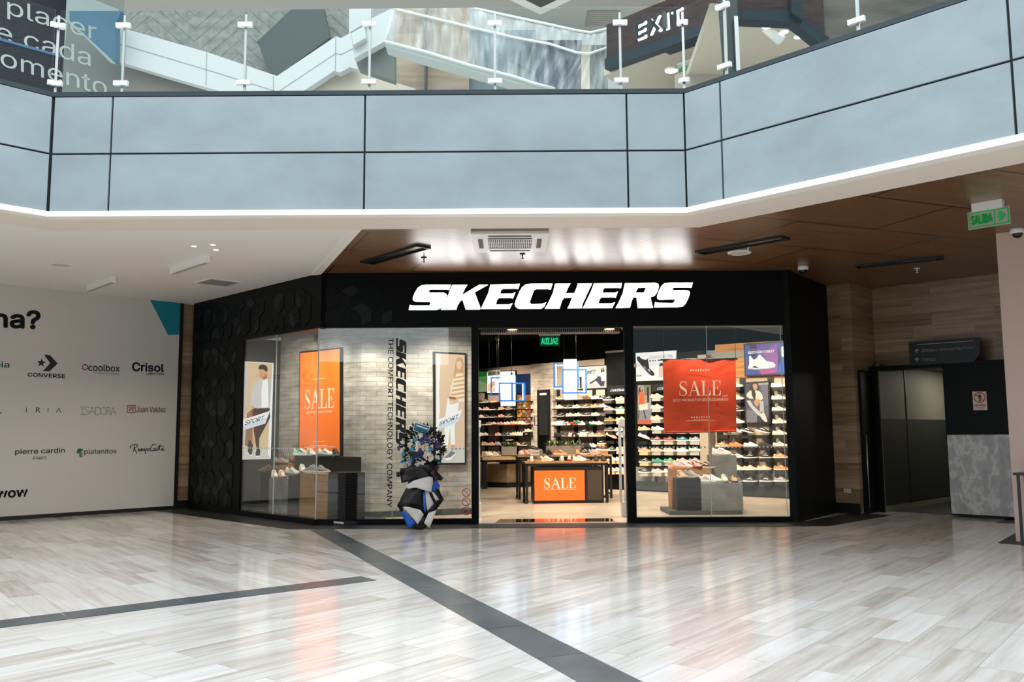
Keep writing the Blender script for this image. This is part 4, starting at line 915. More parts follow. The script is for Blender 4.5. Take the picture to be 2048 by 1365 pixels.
art('artwork', t, FM, -.06, cA, [(BGW, '105,168 328,180 305,900 85,905'), (BGF, '88,800 307,820 305,900 85,905'), (LGY, '104,170 128,174 130,300 118,520 112,760 92,790'), (em('brown_panel', (150, 112, 78)), '128,560 172,520 172,830 112,800'), (LW_, '288,870 300,560 322,190 327,182 306,898'),
 (HB, '218,222 216,205 228,192 250,187 272,195 285,212 283,245 272,240 255,226 222,226'), (SK, '221,223 252,226 272,240 281,258 277,288 262,300 246,292 236,284 222,274 219,252'), (SKS, '247,284 278,262 284,292 268,302 250,304'), (em('denim_grey', (202, 200, 196)), '240,288 224,303 190,328 166,395 152,480 164,516 196,512 214,522 240,516 236,400 246,308'), (em('denim_grey2', (190, 190, 190)), '284,288 304,300 313,340 302,500 285,512 289,340'),
 (LW_, '248,305 268,302 284,294 290,340 291,512 240,516 237,400'), (LBR, '171,515 214,522 226,640 220,822 200,822 180,690 170,600'), (LNV, '214,520 300,518 304,592 217,756 222,640'), (SK, '160,498 176,500 184,522 168,528'), (LSH, '138,765 166,768 176,802 166,872 150,882 134,852'), (SK, '163,766 184,755 193,786 175,804'), (LSH, '204,820 221,813 230,850 224,886 194,886 194,862'), (LW_, '194,880 224,880 224,888 194,888'), (LW_, '136,850 150,876 166,868 166,876 150,886 133,858'), (LW_, '100,606 302,540 268,636 90,690'), (LBL, '96,650 282,590 268,636 90,690')], o_)
ptext(t, FM, -.09, o_, cA, 'SPORT', [(122, 612), (266, 572), (250, 610), (108, 650)], LKK, .01)
t, o_, lc = poster('sale_poster', 'tall orange sale poster on the whitewashed brick of the left display window', 'poster', FD, -.06, [(600.5, 707), (679, 698.5), (679, 914), (598.5, 914)], .03, BLACKM, .06)
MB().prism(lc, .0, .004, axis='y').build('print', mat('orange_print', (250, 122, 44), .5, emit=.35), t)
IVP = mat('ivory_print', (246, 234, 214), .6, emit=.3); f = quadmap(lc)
add_sale(MB(), [f(.12, .635), f(.89, .635), f(.89, .455), f(.12, .455)], -.002).build('lettering', IVP, t)
add_text(MB(), 'SOLO PRODUCTOS SELECCIONADOS', [f(.17, .43), f(.83, .43), f(.83, .41), f(.17, .41)], -.002).build('lettering', IVP, t)
for b in (.735, .14):
    m = MB()
    for i in range(9): u, z = f(.36+.033*i, b); disc(m, u, z, .010, -.002, n=8)
    m.build('dots', IVP, t)
strokes(MB(), f, -.002, [[(.28, .105), (.7, .105)], [(.12, .09), (.9, .09)]], .008).build('small_print', IVP, t)
t, o_, lc = poster('lightbox_poster', 'lit poster of a person in striped sweater and white trousers behind the flowers', 'poster', FW, -.06, [(870.5, 707.5), (929, 710.5), (929, 925.5), (872, 926)], .035, BLACKM, .06)
STR = em('stripe_tan', (222, 164, 106))
items = [(em('beige2', (224, 192, 160)), '40,100 256,112 256,908 44,910'), (BGF, '44,800 256,790 256,908 44,910'), (LW_, '50,105 78,110 66,380 72,520 58,720 46,740'), (HBL, '192,150 205,130 226,128 242,142 250,180 250,245 236,250 196,240 184,282 174,270 182,200'), (em('skin_fair', (238, 196, 164)), '200,162 226,156 234,182 226,216 206,216 196,186'), (LIV, '168,300 194,256 234,246 252,268 254,455 216,462 198,425 150,416 156,350')]
for i in range(6): y = 275+i*31; items.append((STR, '%d,%d 252,%d 254,%d %d,%d' % (178-i*5, y, y-14, y+0, 176-i*5, y+13)))
items += [(em('belt', (150, 92, 60)), '140,420 190,426 188,442 142,434'), (em('skin_fair', (238, 196, 164)), '146,448 172,446 178,480 156,500 138,486'), (LW_, '130,434 142,436 146,480 178,474 214,462 200,560 182,640 186,776 156,776 148,650 130,800 98,796 108,640 114,560'), (SK, '102,794 128,798 112,830 96,826'), (SK, '158,776 184,776 176,815 158,812'), (LGG, '48,886 90,832 112,838 86,890 62,904'), (LGG, '108,870 158,818 188,838 152,876 120,888'), (LW_, '110,876 152,868 188,838 188,846 152,884 120,892'), (LW_, '60,590 236,514 214,602 52,672'), (LBL, '56,636 222,566 214,602 52,672')]
art('artwork', t, FW, -.06, cB, items, o_)
ptext(t, FW, -.095, o_, cB, 'SPORT', [(74, 606), (214, 548), (206, 580), (66, 634)], LKK, .01)
# shop posters on the back wall
t, o_, lc = poster('wall_poster', 'green blurred poster at the far left of the back wall', 'poster', FB, -.05, [(945, 743), (973.5, 744), (973.5, 784), (945, 786)], .005)
art('artwork', t, FB, -.05, crop(0, 0, 1), [(em('green1', (92, 150, 84), .5), '945,743 973.5,744 973.5,784 945,786'), (em('green2', (34, 110, 40), .5), '945,743 973.5,744 972,752 962,754 945,756'), (em('green3', (140, 168, 120), .5), '945,766 960,762 973.5,768 973.5,784 945,786')], o_)
t, o_, lc = poster('wall_poster', 'pale lit poster behind the small neon frames', 'poster', FB, -.06, [(974.5, 745), (1030, 742.5), (1030, 786), (974.5, 786.5)], .02)
art('artwork', t, FB, -.06, cC, [(LW_, '167,170 546,155 546,452 167,454'), (em('blue_sky', (190, 214, 236)), '340,210 546,200 546,300 340,310'), (SK, '220,310 260,290 275,340 240,380 215,350'), (em('peach', (232, 180, 140)), '180,330 215,320 225,430 175,440'), (HB, '486,180 500,168 512,180 510,205 490,205'), (em('peach', (232, 180, 140)), '240,390 275,380 268,440 240,445')], o_)
t, o_, lc = poster('wall_screen', 'dark navy screen between the pale poster and the brick pier', 'screen', FB, -.05, [(1031.5, 749.5), (1067.5, 747.5), (1067.5, 788), (1031.5, 787)], .004)
MB().prism(lc, 0, .004, axis='y').build('display', mat('navy_screen', (12, 34, 70), .3, emit=.25), t)
t, o_, lc = poster('wall_poster', 'colourful flower patterned panel between the shelves and the mirror', 'poster', FB, -.05, [(1034, 790.5), (1062, 789.5), (1062.5, 848), (1034, 842)], .02)
it = [(em('amber', (150, 92, 40), .7), '573,480 765,478 770,870 573,840')]; rr = random.Random(4); cs = [em('p%d' % i, c, .7) for i, c in enumerate(((224, 168, 80), (236, 224, 200), (150, 140, 178), (196, 96, 40), (112, 78, 44), (184, 190, 120)))]
for i in range(46):
    X, Y = rr.uniform(585, 750), rr.uniform(490, 820); n = rr.randint(5, 7); r = rr.uniform(10, 30)
    it.append((cs[rr.randrange(6)], [(X+r*rr.uniform(.6, 1)*math.cos(2*math.pi*j/n), Y+r*rr.uniform(.6, 1.2)*math.sin(2*math.pi*j/n)) for j in range(n)]))
art('artwork', t, FB, -.05, cC, it, o_, .0004)
mt = pxquad(FB, [(1074.5, 780.5), (1099, 780.5), (1099, 906), (1075, 906)], -.18); o_ = (mt[3][0], -.18, mt[3][1]); t = thing('standing_mirror', 'tall dark framed mirror with handle on the brick pier', 'mirror', FB.M(*o_))
w_, h_ = mt[2][0]-mt[3][0], mt[0][1]-mt[3][1]
MB().box(0, w_, .02, .05, 0, h_).box(0, .05, 0, .02, 0, h_).box(w_-.05, w_, 0, .02, 0, h_).box(0, w_, 0, .02, h_-.05, h_).build('frame', BLACKM, t)
MB().box(.05, w_-.05, .012, .02, h_*.28, h_-.05).build('glass', mat('mirror_glass', (120, 128, 128), .06, .9), t); MB().box(.05, w_-.05, .008, .02, 0, h_*.28).build('lower_panel', BLACKG, t)
MB().tube([(.02, -.03, h_*.43), (-.05, -.05, h_*.43), (-.05, -.05, h_*.58), (.02, -.03, h_*.58)], .012).build('handle', BLACKM, t); MB().box(.1, w_-.1, .004, .012, h_-.14, h_-.09).build('light_bar', em('bar', (255, 244, 220), 1.2), t)
t, o_, lc = poster('lightbox_poster', 'wide lit poster of a seated person in white top beside the white lightbox', 'poster', FB, -.05, [(1156, 735), (1212.5, 731.5), (1213, 776), (1156, 778.5)], .02)
art('artwork', t, FB, -.05, cD, [(em('warm_white', (236, 230, 220), .8), '450,100 835,80 838,380 450,400'), (em('grey_shadow', (214, 206, 196), .8), '450,330 838,300 838,380 450,400'), (HB, '764,122 800,104 812,150 792,184 762,190'), (SK, '774,118 794,112 800,140 784,150'), (LW_, '788,160 822,198 816,292 760,292 728,214'), (SK, '712,210 730,214 724,262 712,250'), (em('jeans', (44, 58, 88), .5), '728,222 760,230 772,292 816,290 806,356 760,362 718,312 690,288 622,332 608,314 690,264'), (LKK, '470,235 498,235 498,390 480,392')], o_)
m = MB(); q = [(u-o_[0], z-o_[2]) for u, z in pxquad(FB, [cD(*p) for p in ((560, 165), (692, 138), (660, 192), (575, 212))], -.07)]
strokes(m, quadmap(q), -.02, [[(0, 0), (0, 1), (1, 1), (.95, 0)]], .012).build('outline', LKK, t); ptext(t, FB, -.07, o_, cD, 'SPORT', [(575, 162), (650, 150), (640, 190), (570, 200)], LKK, .02)
t, o_, lc = poster('wall_screen', 'switched off black screen over the walking sign', 'screen', FB, -.2, [(1214, 707), (1259, 703), (1259, 771), (1214, 770)], .01); MB().prism(lc, 0, .004, axis='y').build('display', mat('off_screen', (14, 15, 16), .25), t)
MB().box(-.03, lc[1][0]+.02, -.01, .16, lc[0][1], lc[0][1]+.05).build('top_strip', mat('grey_cap', (96, 94, 98), .6), t)
t, o_, lc = poster('shelf_sign', 'black header sign with white italic word over the ledges beside the gate', 'sign', FB, -.2, [(1214, 772.5), (1258, 770.5), (1258, 789), (1214, 790)], .004)
MB().prism(lc, 0, .004, axis='y').build('panel', mat('sign_black', (10, 11, 12), .4), t); ptext(t, FB, -.205, o_, crop(950, 640, 6.206), 'CAMINAR', [(1690, 862), (1866, 852), (1852, 886), (1674, 894)], em('letters', (255, 255, 255), .8), .03)
t, o_, lc = poster('lightbox_poster', 'white lit poster with a dark running shoe behind the hanging banner', 'poster', FB, -.06, [(1272, 707.5), (1350, 702.5), (1350, 759), (1273, 762)], .012, LW_)
art('artwork', t, FB, -.06, cE, [(LW_, '82,190 614,152 614,540 88,560'), (LKK, '92,240 108,228 126,226 150,255 186,268 222,276 226,262 242,258 250,300 262,384 300,420 330,452 336,478 322,492 290,490 262,470 228,438 140,330 98,282'), (LGG, '180,370 200,350 225,395 212,405'), (em('blue_dark', (50, 84, 140), .6), '215,400 255,395 300,450 270,466'), (LBL, '238,400 262,398 280,430 270,432'), (em('teal_dash', (30, 92, 100), .6), '258,282 278,278 288,298 268,300'), (em('teal_dash', (30, 92, 100), .6), '295,278 315,276 326,294 306,298'), (em('teal_dash', (30, 92, 100), .6), '332,276 348,274 358,292 342,294'), (em('teal_dash', (30, 92, 100), .6), '370,272 455,264 460,284 378,290'), (LKK, '395,360 408,320 440,312 460,360'), (em('blush', (230, 190, 178)), '395,362 455,362 455,510 390,510')], o_)
ptext(t, FB, -.08, o_, cE, 'LLEGAR HASTA', [(252, 222), (460, 208), (455, 252), (246, 266)], em('grey_rose', (190, 160, 156), .8), .004); ptext(t, FB, -.08, o_, cE, 'EL FINAL', [(470, 206), (594, 196), (586, 240), (462, 250)], em('slate_letters', (96, 112, 120), .8), .004)
ptext(t, FB, -.08, o_, cE, 'RUN', [(94, 480), (158, 474), (154, 500), (90, 504)], LKK, .02)
t, o_, lc = poster('wall_poster', 'narrow poster of a person in orange jacket beside the ledges', 'poster', FB, -.14, [(1275.5, 771), (1301.5, 770.5), (1303, 849.5), (1275.5, 849)], .004)
art('artwork', t, FB, -.14, cE, [(em('street', (200, 190, 180), .6), '105,622 284,618 294,1155 105,1152'), (em('foliage', (150, 150, 120), .5), '180,620 284,618 286,760 200,760'), (LKK, '228,650 256,640 262,850 234,860'), (em('pavement', (170, 164, 162), .6), '105,960 290,950 292,1100 105,1100'), (HB, '116,664 138,642 164,646 176,690 150,740 112,760'), (SK, '140,650 166,652 168,690 148,700'), (LOR, '116,730 150,702 190,724 204,884 122,892'), (LIV, '124,888 240,868 244,950 130,965'), (LKK, '120,965 130,965 118,1080 108,1080'), (LKK, '178,958 190,958 222,1076 206,1076'), (em('orange_band', (232, 110, 78), .7), '105,1098 292,1096 294,1155 105,1152')], o_)
t, o_, lc = poster('shelf_sign', 'black header sign with a white word cut off by the hanging banner', 'sign', FB, -.14, [(1303, 770), (1345, 768), (1345, 781), (1303, 784)], .002); MB().prism(lc, 0, .004, axis='y').build('panel', MATS['sign_black'], t)
ptext(t, FB, -.145, o_, cE, 'CORRER', [(376, 652), (560, 636), (550, 672), (366, 686)], em('letters', (255, 255, 255), .8), .03)
OAK = cloudy('oak_panel', (150, 100, 52), (190, 134, 76), 2, .5, .6, 8)
q = pxquad(FB, [(1430, 690), (1590, 680), (1590, 754), (1430, 757)], -.03); MB().prism(q, -.03, -.005, axis='y'); m = MB().prism(q, -.03, -.004, axis='y')
tag(m.build('wall_panel', OAK, None, FB.mat), 'wide oak panel around the purple screen above the shelves', 'panel')
t, o_, lc = poster('wall_screen', 'bright purple screen showing a white sneaker on the oak panel', 'screen', FB, -.12, [(1489.5, 690.5), (1573, 684.5), (1573, 747.5), (1491.5, 750.5)], .03)
SCB = [em('s%d' % i, c, .9) for i, c in enumerate(((58, 80, 150), (96, 76, 150), (150, 82, 160), (196, 80, 140), (40, 98, 190), (24, 44, 92)))]
it = [(SCB[0], '408,74 970,34 970,462 418,482'), (SCB[1], '560,62 970,34 970,462 600,474 620,300 540,200'), (SCB[2], '660,200 740,120 845,48 855,440 640,470 760,380'), (SCB[3], '600,420 780,400 855,440 640,474'), (SCB[5], '470,70 560,66 590,180 520,270 480,150'), (SCB[4], '848,46 970,34 970,462 862,456'), (SCB[5], '850,100 884,150 900,250 866,420'), (LW_, '892,110 920,90 960,80 968,160 930,240 896,220'), (LW_, '465,228 480,214 505,250 532,272 556,262 576,245 590,214 610,196 642,228 702,290 800,312 826,340 816,376 760,384 700,398 560,406 452,400 446,384 468,330'), (em('sole_tint', (214, 206, 214), .9), '448,384 560,394 700,386 816,366 812,380 700,400 560,408 452,400'), (LKK, '506,378 540,356 590,376 580,388')]
art('artwork', t, FB, -.12, cF, it, o_)
ptext(t, FB, -.14, o_, cF, 'SKECHERS STREET', [(447, 160), (810, 136), (812, 172), (449, 194)], LW_, .035); ptext(t, FB, -.14, o_, cF, 'LOS ANGELES', [(456, 132), (602, 122), (602, 138), (456, 148)], em('salmon', (236, 120, 110)), .01)
t, o_, lc = poster('wall_poster', 'grey poster of a seated person with long dark hair among the shelves', 'poster', FB, -.14, [(1491, 768), (1535.5, 765), (1537.5, 845), (1492.5, 846)], .03)
art('artwork', t, FB, -.14, cF, [(em('mauve', (126, 118, 134), .45), '414,602 720,580 734,1126 426,1132'), (em('mauve_dark', (84, 84, 108), .45), '414,602 490,596 480,900 420,960'), (em('mauve_light', (150, 140, 158), .45), '620,588 722,580 726,900 680,900'), (LGG, '432,965 572,958 574,1128 440,1130'), (em('dark_floor', (60, 58, 72), .4), '572,1040 734,1060 734,1126 574,1128'), (HB, '474,692 492,606 520,570 560,568 590,606 604,680 576,690 562,740 552,812 526,802 496,742'), (SK, '514,612 550,596 580,620 578,664 555,690 530,680 517,650'), (LIV, '430,742 480,690 520,704 560,690 602,700 642,742 656,802 620,832 590,820 520,802 470,802 436,780'), (HB, '500,680 540,690 556,740 550,812 526,804 500,750'), (SK, '530,850 548,820 600,808 616,830 584,912 548,902'), (em('cream_trousers', (226, 214, 196), .8), '430,830 480,828 520,898 640,1012 602,1042 556,1000 466,900'), (em('cream_trousers2', (208, 198, 184), .8), '610,842 660,828 672,984 610,982'), (LIV, '612,1036 662,982 700,1058 716,1118 692,1128 640,1082')], o_)
ptext(t, FB, -.16, o_, cF, 'SKECHERS', [(590, 596), (728, 588), (728, 610), (590, 620)], LW_, .02)
# ------------------------------------------------------------------ hanging sale banner in the right window
FBn = Fr(0, 14.25, 0)
q = pxquad(FBn, [(1325.5, 720), (1471.5, 718), (1473.5, 863.5), (1328.5, 867)], 0); o_ = (q[3][0], 0, q[3][1])
t = thing('sale_banner', 'red orange sale banner hanging on cables in the right shop window', 'banner', FBn.M(*o_))
lc = [(u-o_[0], z-o_[2]) for u, z in q]; f = quadmap(lc); m = MB(); nx, nz = 26, 26
def wob(a, b): return .006*math.sin(a*7+b*3)+.010*math.sin(b*5.5+a)*(1-b)+.004*math.sin(a*19-b*11)*(b > .85 or b < .1)
for j in range(nz+1):
    for i in range(nx+1): a, b = i/nx, j/nz; u, z = f(a, b); m.v.append((u, wob(a, b), z))
for j in range(nz):
    for i in range(nx): k = j*(nx+1)+i; m.f.append([k, k+1, k+nx+2, k+nx+1]); m.m.append(0); m.smooth.add(len(m.f)-1)
m.build('cloth', mat('banner_red', (232, 68, 14), .75), t)
MB().tube([(lc[0][0]-.03, .01, lc[0][1]), (lc[1][0]+.03, .01, lc[1][1])], .014).build('top_rod', BLACKM, t); MB().tube([(lc[3][0], .01, lc[3][1]+.01), (lc[2][0], .01, lc[2][1]+.01)], .016).build('bottom_rod', mat('hem_red', (236, 72, 20), .7), t)
for x, zz in ((lc[0][0]+.02, lc[0][1]), (lc[1][0], lc[1][1])): MB().tube([(x, .01, zz), (x, .01, 3.94-o_[2])], .004, 6).build('cable', BLACKM, t)
BIV = mat('banner_ivory', (250, 226, 196), .7)
add_sale(MB(), [f(.20, .70), f(.80, .70), f(.80, .50), f(.20, .50)], -.02).build('lettering', BIV, t); add_text(MB(), 'SOLO PRODUCTOS SELECCIONADOS', [f(.125, .46), f(.885, .46), f(.885, .425), f(.125, .425)], -.02).build('lettering', BIV, t)
for b in (.85, .205):
    m = MB()
    for i in range(8): u, z = f(.38+.034*i, b); disc(m, u, z, .012, -.02, n=10)
    m.build('dots', BIV, t)
strokes(MB(), f, -.02, [[(.3, .16), (.7, .16)], [(.4, .172), (.6, .172)]], .006).build('small_print', BIV, t)
add_text(MB(), 'hasta', [f(.81, .50), f(.88, .51), f(.88, .485), f(.81, .475)], -.02).build('lettering', BIV, t)
# ------------------------------------------------------------------ display plinths
CONB = cloudy('concrete_block', (112, 112, 106), (150, 150, 142), 3, .6)
OAKB = cloudy('oak_block', (160, 112, 66), (190, 140, 88), 2, .55, 1, 9)
WOVEN = brickmat('woven_black', (26, 30, 28), (34, 38, 36), (8, 9, 9), .022, .022, uv=False, rough=.5, msize=.004, bump=.8)
SLATB = mat('dark_block', (30, 36, 34), .5)
def block(label, fr, d, px0, px1, ptop, depth, m, z0=.06, pyref=None, cat='plinth'):
    py = pyref or ptop; u0, u1 = fr.uz(px0, py, d)[0], fr.uz(px1, py, d)[0]; z1 = fr.uz((px0+px1)/2, ptop, d)[1]
    o = MB().box(0, u1-u0, 0, depth, 0, z1-z0).build('display_block', m, None, fr.M(u0, d, z0)); tag(o, label, cat, 'display blocks in the shop windows'); return z1
# left window, in a row behind the angled glass
d1, d2 = .28, .66
u0, u1 = FL.uz(512, 990, d1)[0], FL.uz(690, 1000, d1)[0]
bp_ = thing('display_plinth', 'low dark base with pale edge under the blocks of the left window', 'plinth', FL.M(u0, d1-.05, 0)); MB().box(0, u1-u0+.05, 0, .8, .006, .06).build('board', mat('base_dark', (46, 50, 50), .5), bp_); MB().box(0, u1-u0+.05, -.012, 0, .03, .06).build('edge', mat('base_edge', (196, 190, 178), .5), bp_)
zg = block('grey concrete block at the front of the left window', FL, d1, 538.6, 576, 958, .36, CONB)
zd = block('narrow dark block between the concrete and oak blocks', FL, d1, 577, 599, 953, .36, SLATB)
zo = block('tall oak block at the front of the left window', FL, d1, 600, 656, 948, .36, OAKB)
zw = block('black woven block right of the oak block', FL, d1, 657, 692, 946, .36, WOVEN)
zl = block('dark block at the far end of the left window', FL, d2-.2, 521, 538, 946, .3, SLATB, pyref=990)
zb = block('wide black woven block below the orange sale poster', FL, d2, 589, 688, 914, .34, WOVEN)
zs_ = block('small oak block behind the concrete block', FL, d2, 556, 588, 931, .32, OAKB)
def put(fr, px, d, z, up, so, label, rot, k=1, group='shoes on the left window blocks', lace=None, stripe=None, py=930):
    u, _ = fr.uz(px, py, d); M = Matrix.Translation(fr.M(u, d, z).translation) @ Matrix.Rotation(math.radians(rot), 4, 'Z') @ Matrix.Scale(1.2, 4) @ Matrix.Translation((-.14, 0, 0))
    return shoe(M, up, so, label, group, k, lace, stripe)
put(FL, 535, d2-.06, zl, Ol, Br, 'brown hiking shoe at the far end of the left window', 200); put(FL, 551, d2-.02, zl, Br, Ol, 'dark brown shoe behind the hiking shoe in the left window', -20)
put(FL, 549, d1+.1, zg, W, W, 'white chunky shoe left of the pair on the concrete block', -70); put(FL, 566, d1+.14, zg, W, Or, 'white shoe with orange sole on the concrete block', -60, stripe=Or)
put(FL, 566, d2+.1, zs_, Gy, Bk, 'grey running shoe on the small oak block', -15, stripe=Or); put(FL, 583, d2+.14, zs_, Bk, Or, 'black and orange shoe on the small oak block', -75)
put(FL, 587, d1+.12, zd, W, Gy, 'white and grey shoe on the narrow dark block', -30); put(FL, 605, d1+.1, zo, W, Cc, 'white and orange shoe leaning at the oak block edge', -70, stripe=Or)
put(FL, 624, d1+.12, zo, Gy, W, 'grey trail shoe on the tall oak block', -200); put(FL, 643, d1+.18, zo, Gy, W, 'light grey shoe lying on the tall oak block', -25, 0)
put(FL, 604, d2+.1, zb, Mt, W, 'pale mint and black shoe on the woven block under the sale poster', -15, stripe=Bk); put(FL, 622, d2+.12, zb, Cc, W, 'cream shoe on the woven block under the sale poster', -60)
put(FL, 653, d2+.1, zb, W, Gy, 'white and silver shoe on the woven block under the sale poster', -25, stripe=Or); put(FL, 671, d2+.12, zb, Bk, Gy, 'black shoe toe forward on the woven block under the sale poster', -70)
# right window
d3 = 1.28
u0, u1 = FF.uz(1350, 1028, d3)[0], FF.uz(1494, 1028, d3)[0]
MBb = MB().box(0, u1-u0+.0, 0, .95, .006, .075); bb = MBb.build('display_plinth', mat('base_slate', (74, 80, 78), .5), None, FF.M(u0-.1, d3-.06, 0)); tag(bb, 'low slate grey base under the blocks of the right window', 'plinth')
zw2 = block('black woven block at the front of the right window', FF, d3, 1353, 1401, 958, .34, WOVEN, .075)
zc2 = block('long low concrete block in the right window', FF, d3, 1402, 1485, 967, .5, CONB, .075)
zc3 = block('tall concrete block behind the low one in the right window', FF, d3+.52, 1423, 1473, 911, .36, CONB, .075)
zo2 = block('wide oak block behind the woven block in the right window', FF, d3+.36, 1342, 1422, 938, .34, OAKB, .075)
gR = 'shoes on the right window blocks'
put(FF, 1362, d3+.18, zw2, Tn, W, 'tan shoe toe forward on the woven block of the right window', -85, 1, gR, stripe=Gy); put(FF, 1382, d3+.18, zw2, Gy, Cc, 'grey and tan shoe on the woven block of the right window', -60, 1, gR)
put(FF, 1356, d3+.55, zo2, Pe, W, 'peach and white shoe at the left of the oak block', -12, 1, gR, stripe=Or); put(FF, 1366, d3+.44, zo2, W, Pe, 'white and peach shoe in front of its pair on the oak block', -8, 1, gR, stripe=Or); put(FF, 1391, d3+.5, zo2, Pk, Mn, 'dusty pink shoe toe forward on the oak block', -70, 1, gR); put(FF, 1413, d3+.5, zo2, Br, W, 'brown slip on shoe at the right end of the oak block', -30, 0, gR)
put(FF, 1414, d3+.16, zc2, W, W, 'white shoe with teal heel on the low concrete block', -12, 1, gR, stripe=Or); put(FF, 1424, d3+.30, zc2, W, Mt, 'white shoe behind its pair on the low concrete block', -20, 1, gR)
put(FF, 1448, d3+.2, zc2, Cc, Bg, 'cream shoe standing toe forward on the low concrete block', -95, 1, gR); put(FF, 1467, d3+.22, zc2, Tn, Br, 'tan leather shoe toe forward at the end of the low concrete block', -95, 0, gR)
put(FF, 1444, d3+.66, zc3, W, W, 'white shoe with orange mark on the tall concrete block', -10, 1, gR, stripe=Or)
# ------------------------------------------------------------------ tables, counter, planters
def table(label, fl0, fl1, ztop, depth, m, thick=.035, leg=.045):
    a, b = Vector(fl0[:2]), Vector(fl1[:2]); d = b-a; L = d.length
    M = Matrix.Translation((a.x, a.y, .006)) @ Matrix.Rotation(math.atan2(d.y, d.x), 4, 'Z')
    t = thing('display_table', label, 'table', M, 'display tables in the shop')
    h = ztop-.006
    MB().box(-.01, L+.01, -.01, depth, h-thick, h).build('table_top', m, t); MB().box(0, L, 0, depth-.01, h-thick-.05, h-thick).build('apron', BLACKM, t)
    for x in (0, L-leg):
        for y in (0, depth-leg-.01): MB().box(x, x+leg, y, y+leg, 0, h-thick).build('leg', BLACKM, t)
    for x in (0, L-leg): MB().box(x+.01, x+leg-.01, leg, depth-leg, .08, .11).build('stretcher', BLACKM, t)
    return M, L
TOP = cloudy('table_oak', (150, 112, 74), (184, 142, 98), 2, .5, 1, 8, swap=False)
def ztop(fl_, px, py): r = ray(px, py); return EYE+r.z*(fl_.y/r.y)
fa, fb = flat(1052, 1009), flat(1217.5, 1006.5); zA = ztop(fa, 1052, 924.5); MA, LA = table('front nesting table with oak top over the orange sale counter', fa, fb, zA, .5, TOP)
ga, gb = flat(1037.5, 1005), flat(1225, 1002.5); ga.y += .62; gb.y += .62; ga.x *= 1.03; gb.x *= 1.035
zB = ztop(ga, 1037, 911.5); MB_, LB_ = table('taller rear nesting table with oak top behind the sale counter table', ga, gb, zB, .62, TOP)
ca, cb = flat(1062, 1008), flat(1207, 1006); cdx = cb-ca
cn = thing('sale_counter', 'black counter with orange sale panel in the middle of the doorway', 'counter', Matrix.Translation((ca.x+.05, ca.y-.12, .006)) @ Matrix.Rotation(math.atan2(cdx.y, cdx.x), 4, 'Z'))
cw = cdx.length-.06; chh = ztop(ca, 1062, 934)-.01
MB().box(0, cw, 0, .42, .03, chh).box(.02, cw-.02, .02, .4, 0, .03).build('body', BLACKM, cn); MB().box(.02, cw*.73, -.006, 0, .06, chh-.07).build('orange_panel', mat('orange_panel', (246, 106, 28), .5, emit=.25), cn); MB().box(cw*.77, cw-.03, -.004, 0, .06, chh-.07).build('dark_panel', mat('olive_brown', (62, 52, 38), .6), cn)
pw = cw*.73
add_sale(MB(), [(pw*.19, chh*.70), (pw*.84, chh*.70), (pw*.84, chh*.41), (pw*.19, chh*.41)], -.008).build('lettering', IVP, cn); MB().box(pw*.19, pw*.84, -.008, -.006, chh*.37, chh*.376).build('line', IVP, cn)
def on_table(px, py, z, up, so, label, rot, k=1, stripe=None, tilt=0, dz=0.0, group='shoes on the doorway tables'):
    v = flat(px, py, z); M = Matrix.Translation((v.x, v.y, z+dz)) @ Matrix.Rotation(math.radians(rot), 4, 'Z') @ Matrix.Rotation(math.radians(tilt), 4, 'Y') @ Matrix.Translation((-.14, 0, 0))
    return shoe(M, up, so, label, group, k, stripe=stripe)
for px, up, so, lb, ro, st_ in ((1063.5, W, W, 'white shoe heel forward at the left of the front table', 92, None), (1077, Ol, Tn, 'olive shoe on the front table next to the white heel', 60, None), (1094, Cc, W, 'cream shoe on the front table before a black one', -20, None), (1101, Bk, Bk, 'black shoe behind the cream shoe on the front table', 35, None), (1124, W, Cc, 'white shoe heel forward in the middle of the front table', 92, Or), (1139.5, W, Rd, 'white shoe with red sole heel forward on the front table', 86, None), (1160, W, W, 'large white shoe side on at the right of the front table', -10, Or), (1168, Nv, Gy, 'navy shoe behind the large white shoe on the front table', -15, None), (1193, Bk, Ol, 'black mesh shoe toe forward on the front table', -90, Gy), (1207.5, Bk, Br, 'black shoe toe forward at the right end of the front table', -88, None)):
    v = MA.translation; k = (px-1052)/(1217.5-1052); on_p = fa.lerp(fb, k)
    M = Matrix.Translation((on_p.x*1.012, on_p.y+.2+(.12 if 'behind' in lb else 0), zA)) @ Matrix.Rotation(math.radians(ro), 4, 'Z') @ Matrix.Translation((-.14, 0, 0)); shoe(M, up, so, lb, 'shoes on the doorway tables', 1, stripe=st_)
for px, up, so, lb, ro, st_, k_ in ((1044, W, Cc, 'white slip on shoe at the left end of the rear table', 70, None, 0), (1053, Pe, W, 'peach running shoe leaning on the rear table', -60, Or, 1), (1058, Pe, Cc, 'second peach shoe behind the peach running shoe', -55, None, 1), (1083, Gy, Gy, 'grey shoe heel forward on the rear table beside white boxes', 90, None, 1), (1099, Bk, Bk, 'black high shoe on the rear table in front of the planter', 75, None, 1), (1121, Or, W, 'orange shoe with white sole on the rear table', -12, Bk, 1), (1156, Or, Pk, 'orange shoe standing toe forward on the rear table', -92, None, 1), (1171, Bk, W, 'black shoe with pale stripe on the rear table', -50, W, 1), (1190, Gy, Pk, 'grey and pink shoe leaning on the rear table', -35, Pk, 1), (1196, Ll, W, 'lilac shoe behind the grey and pink one on the rear table', -40, None, 1)):
    k = (px-1037.5)/(1225-1037.5); p = ga.lerp(gb, k)
    shoe(Matrix.Translation((p.x*1.012, p.y+.2+(.12 if 'behind' in lb else 0), zB)) @ Matrix.Rotation(math.radians(ro), 4, 'Z') @ Matrix.Translation((-.14, 0, 0)), up, so, lb, 'shoes on the doorway tables', k_, stripe=st_)
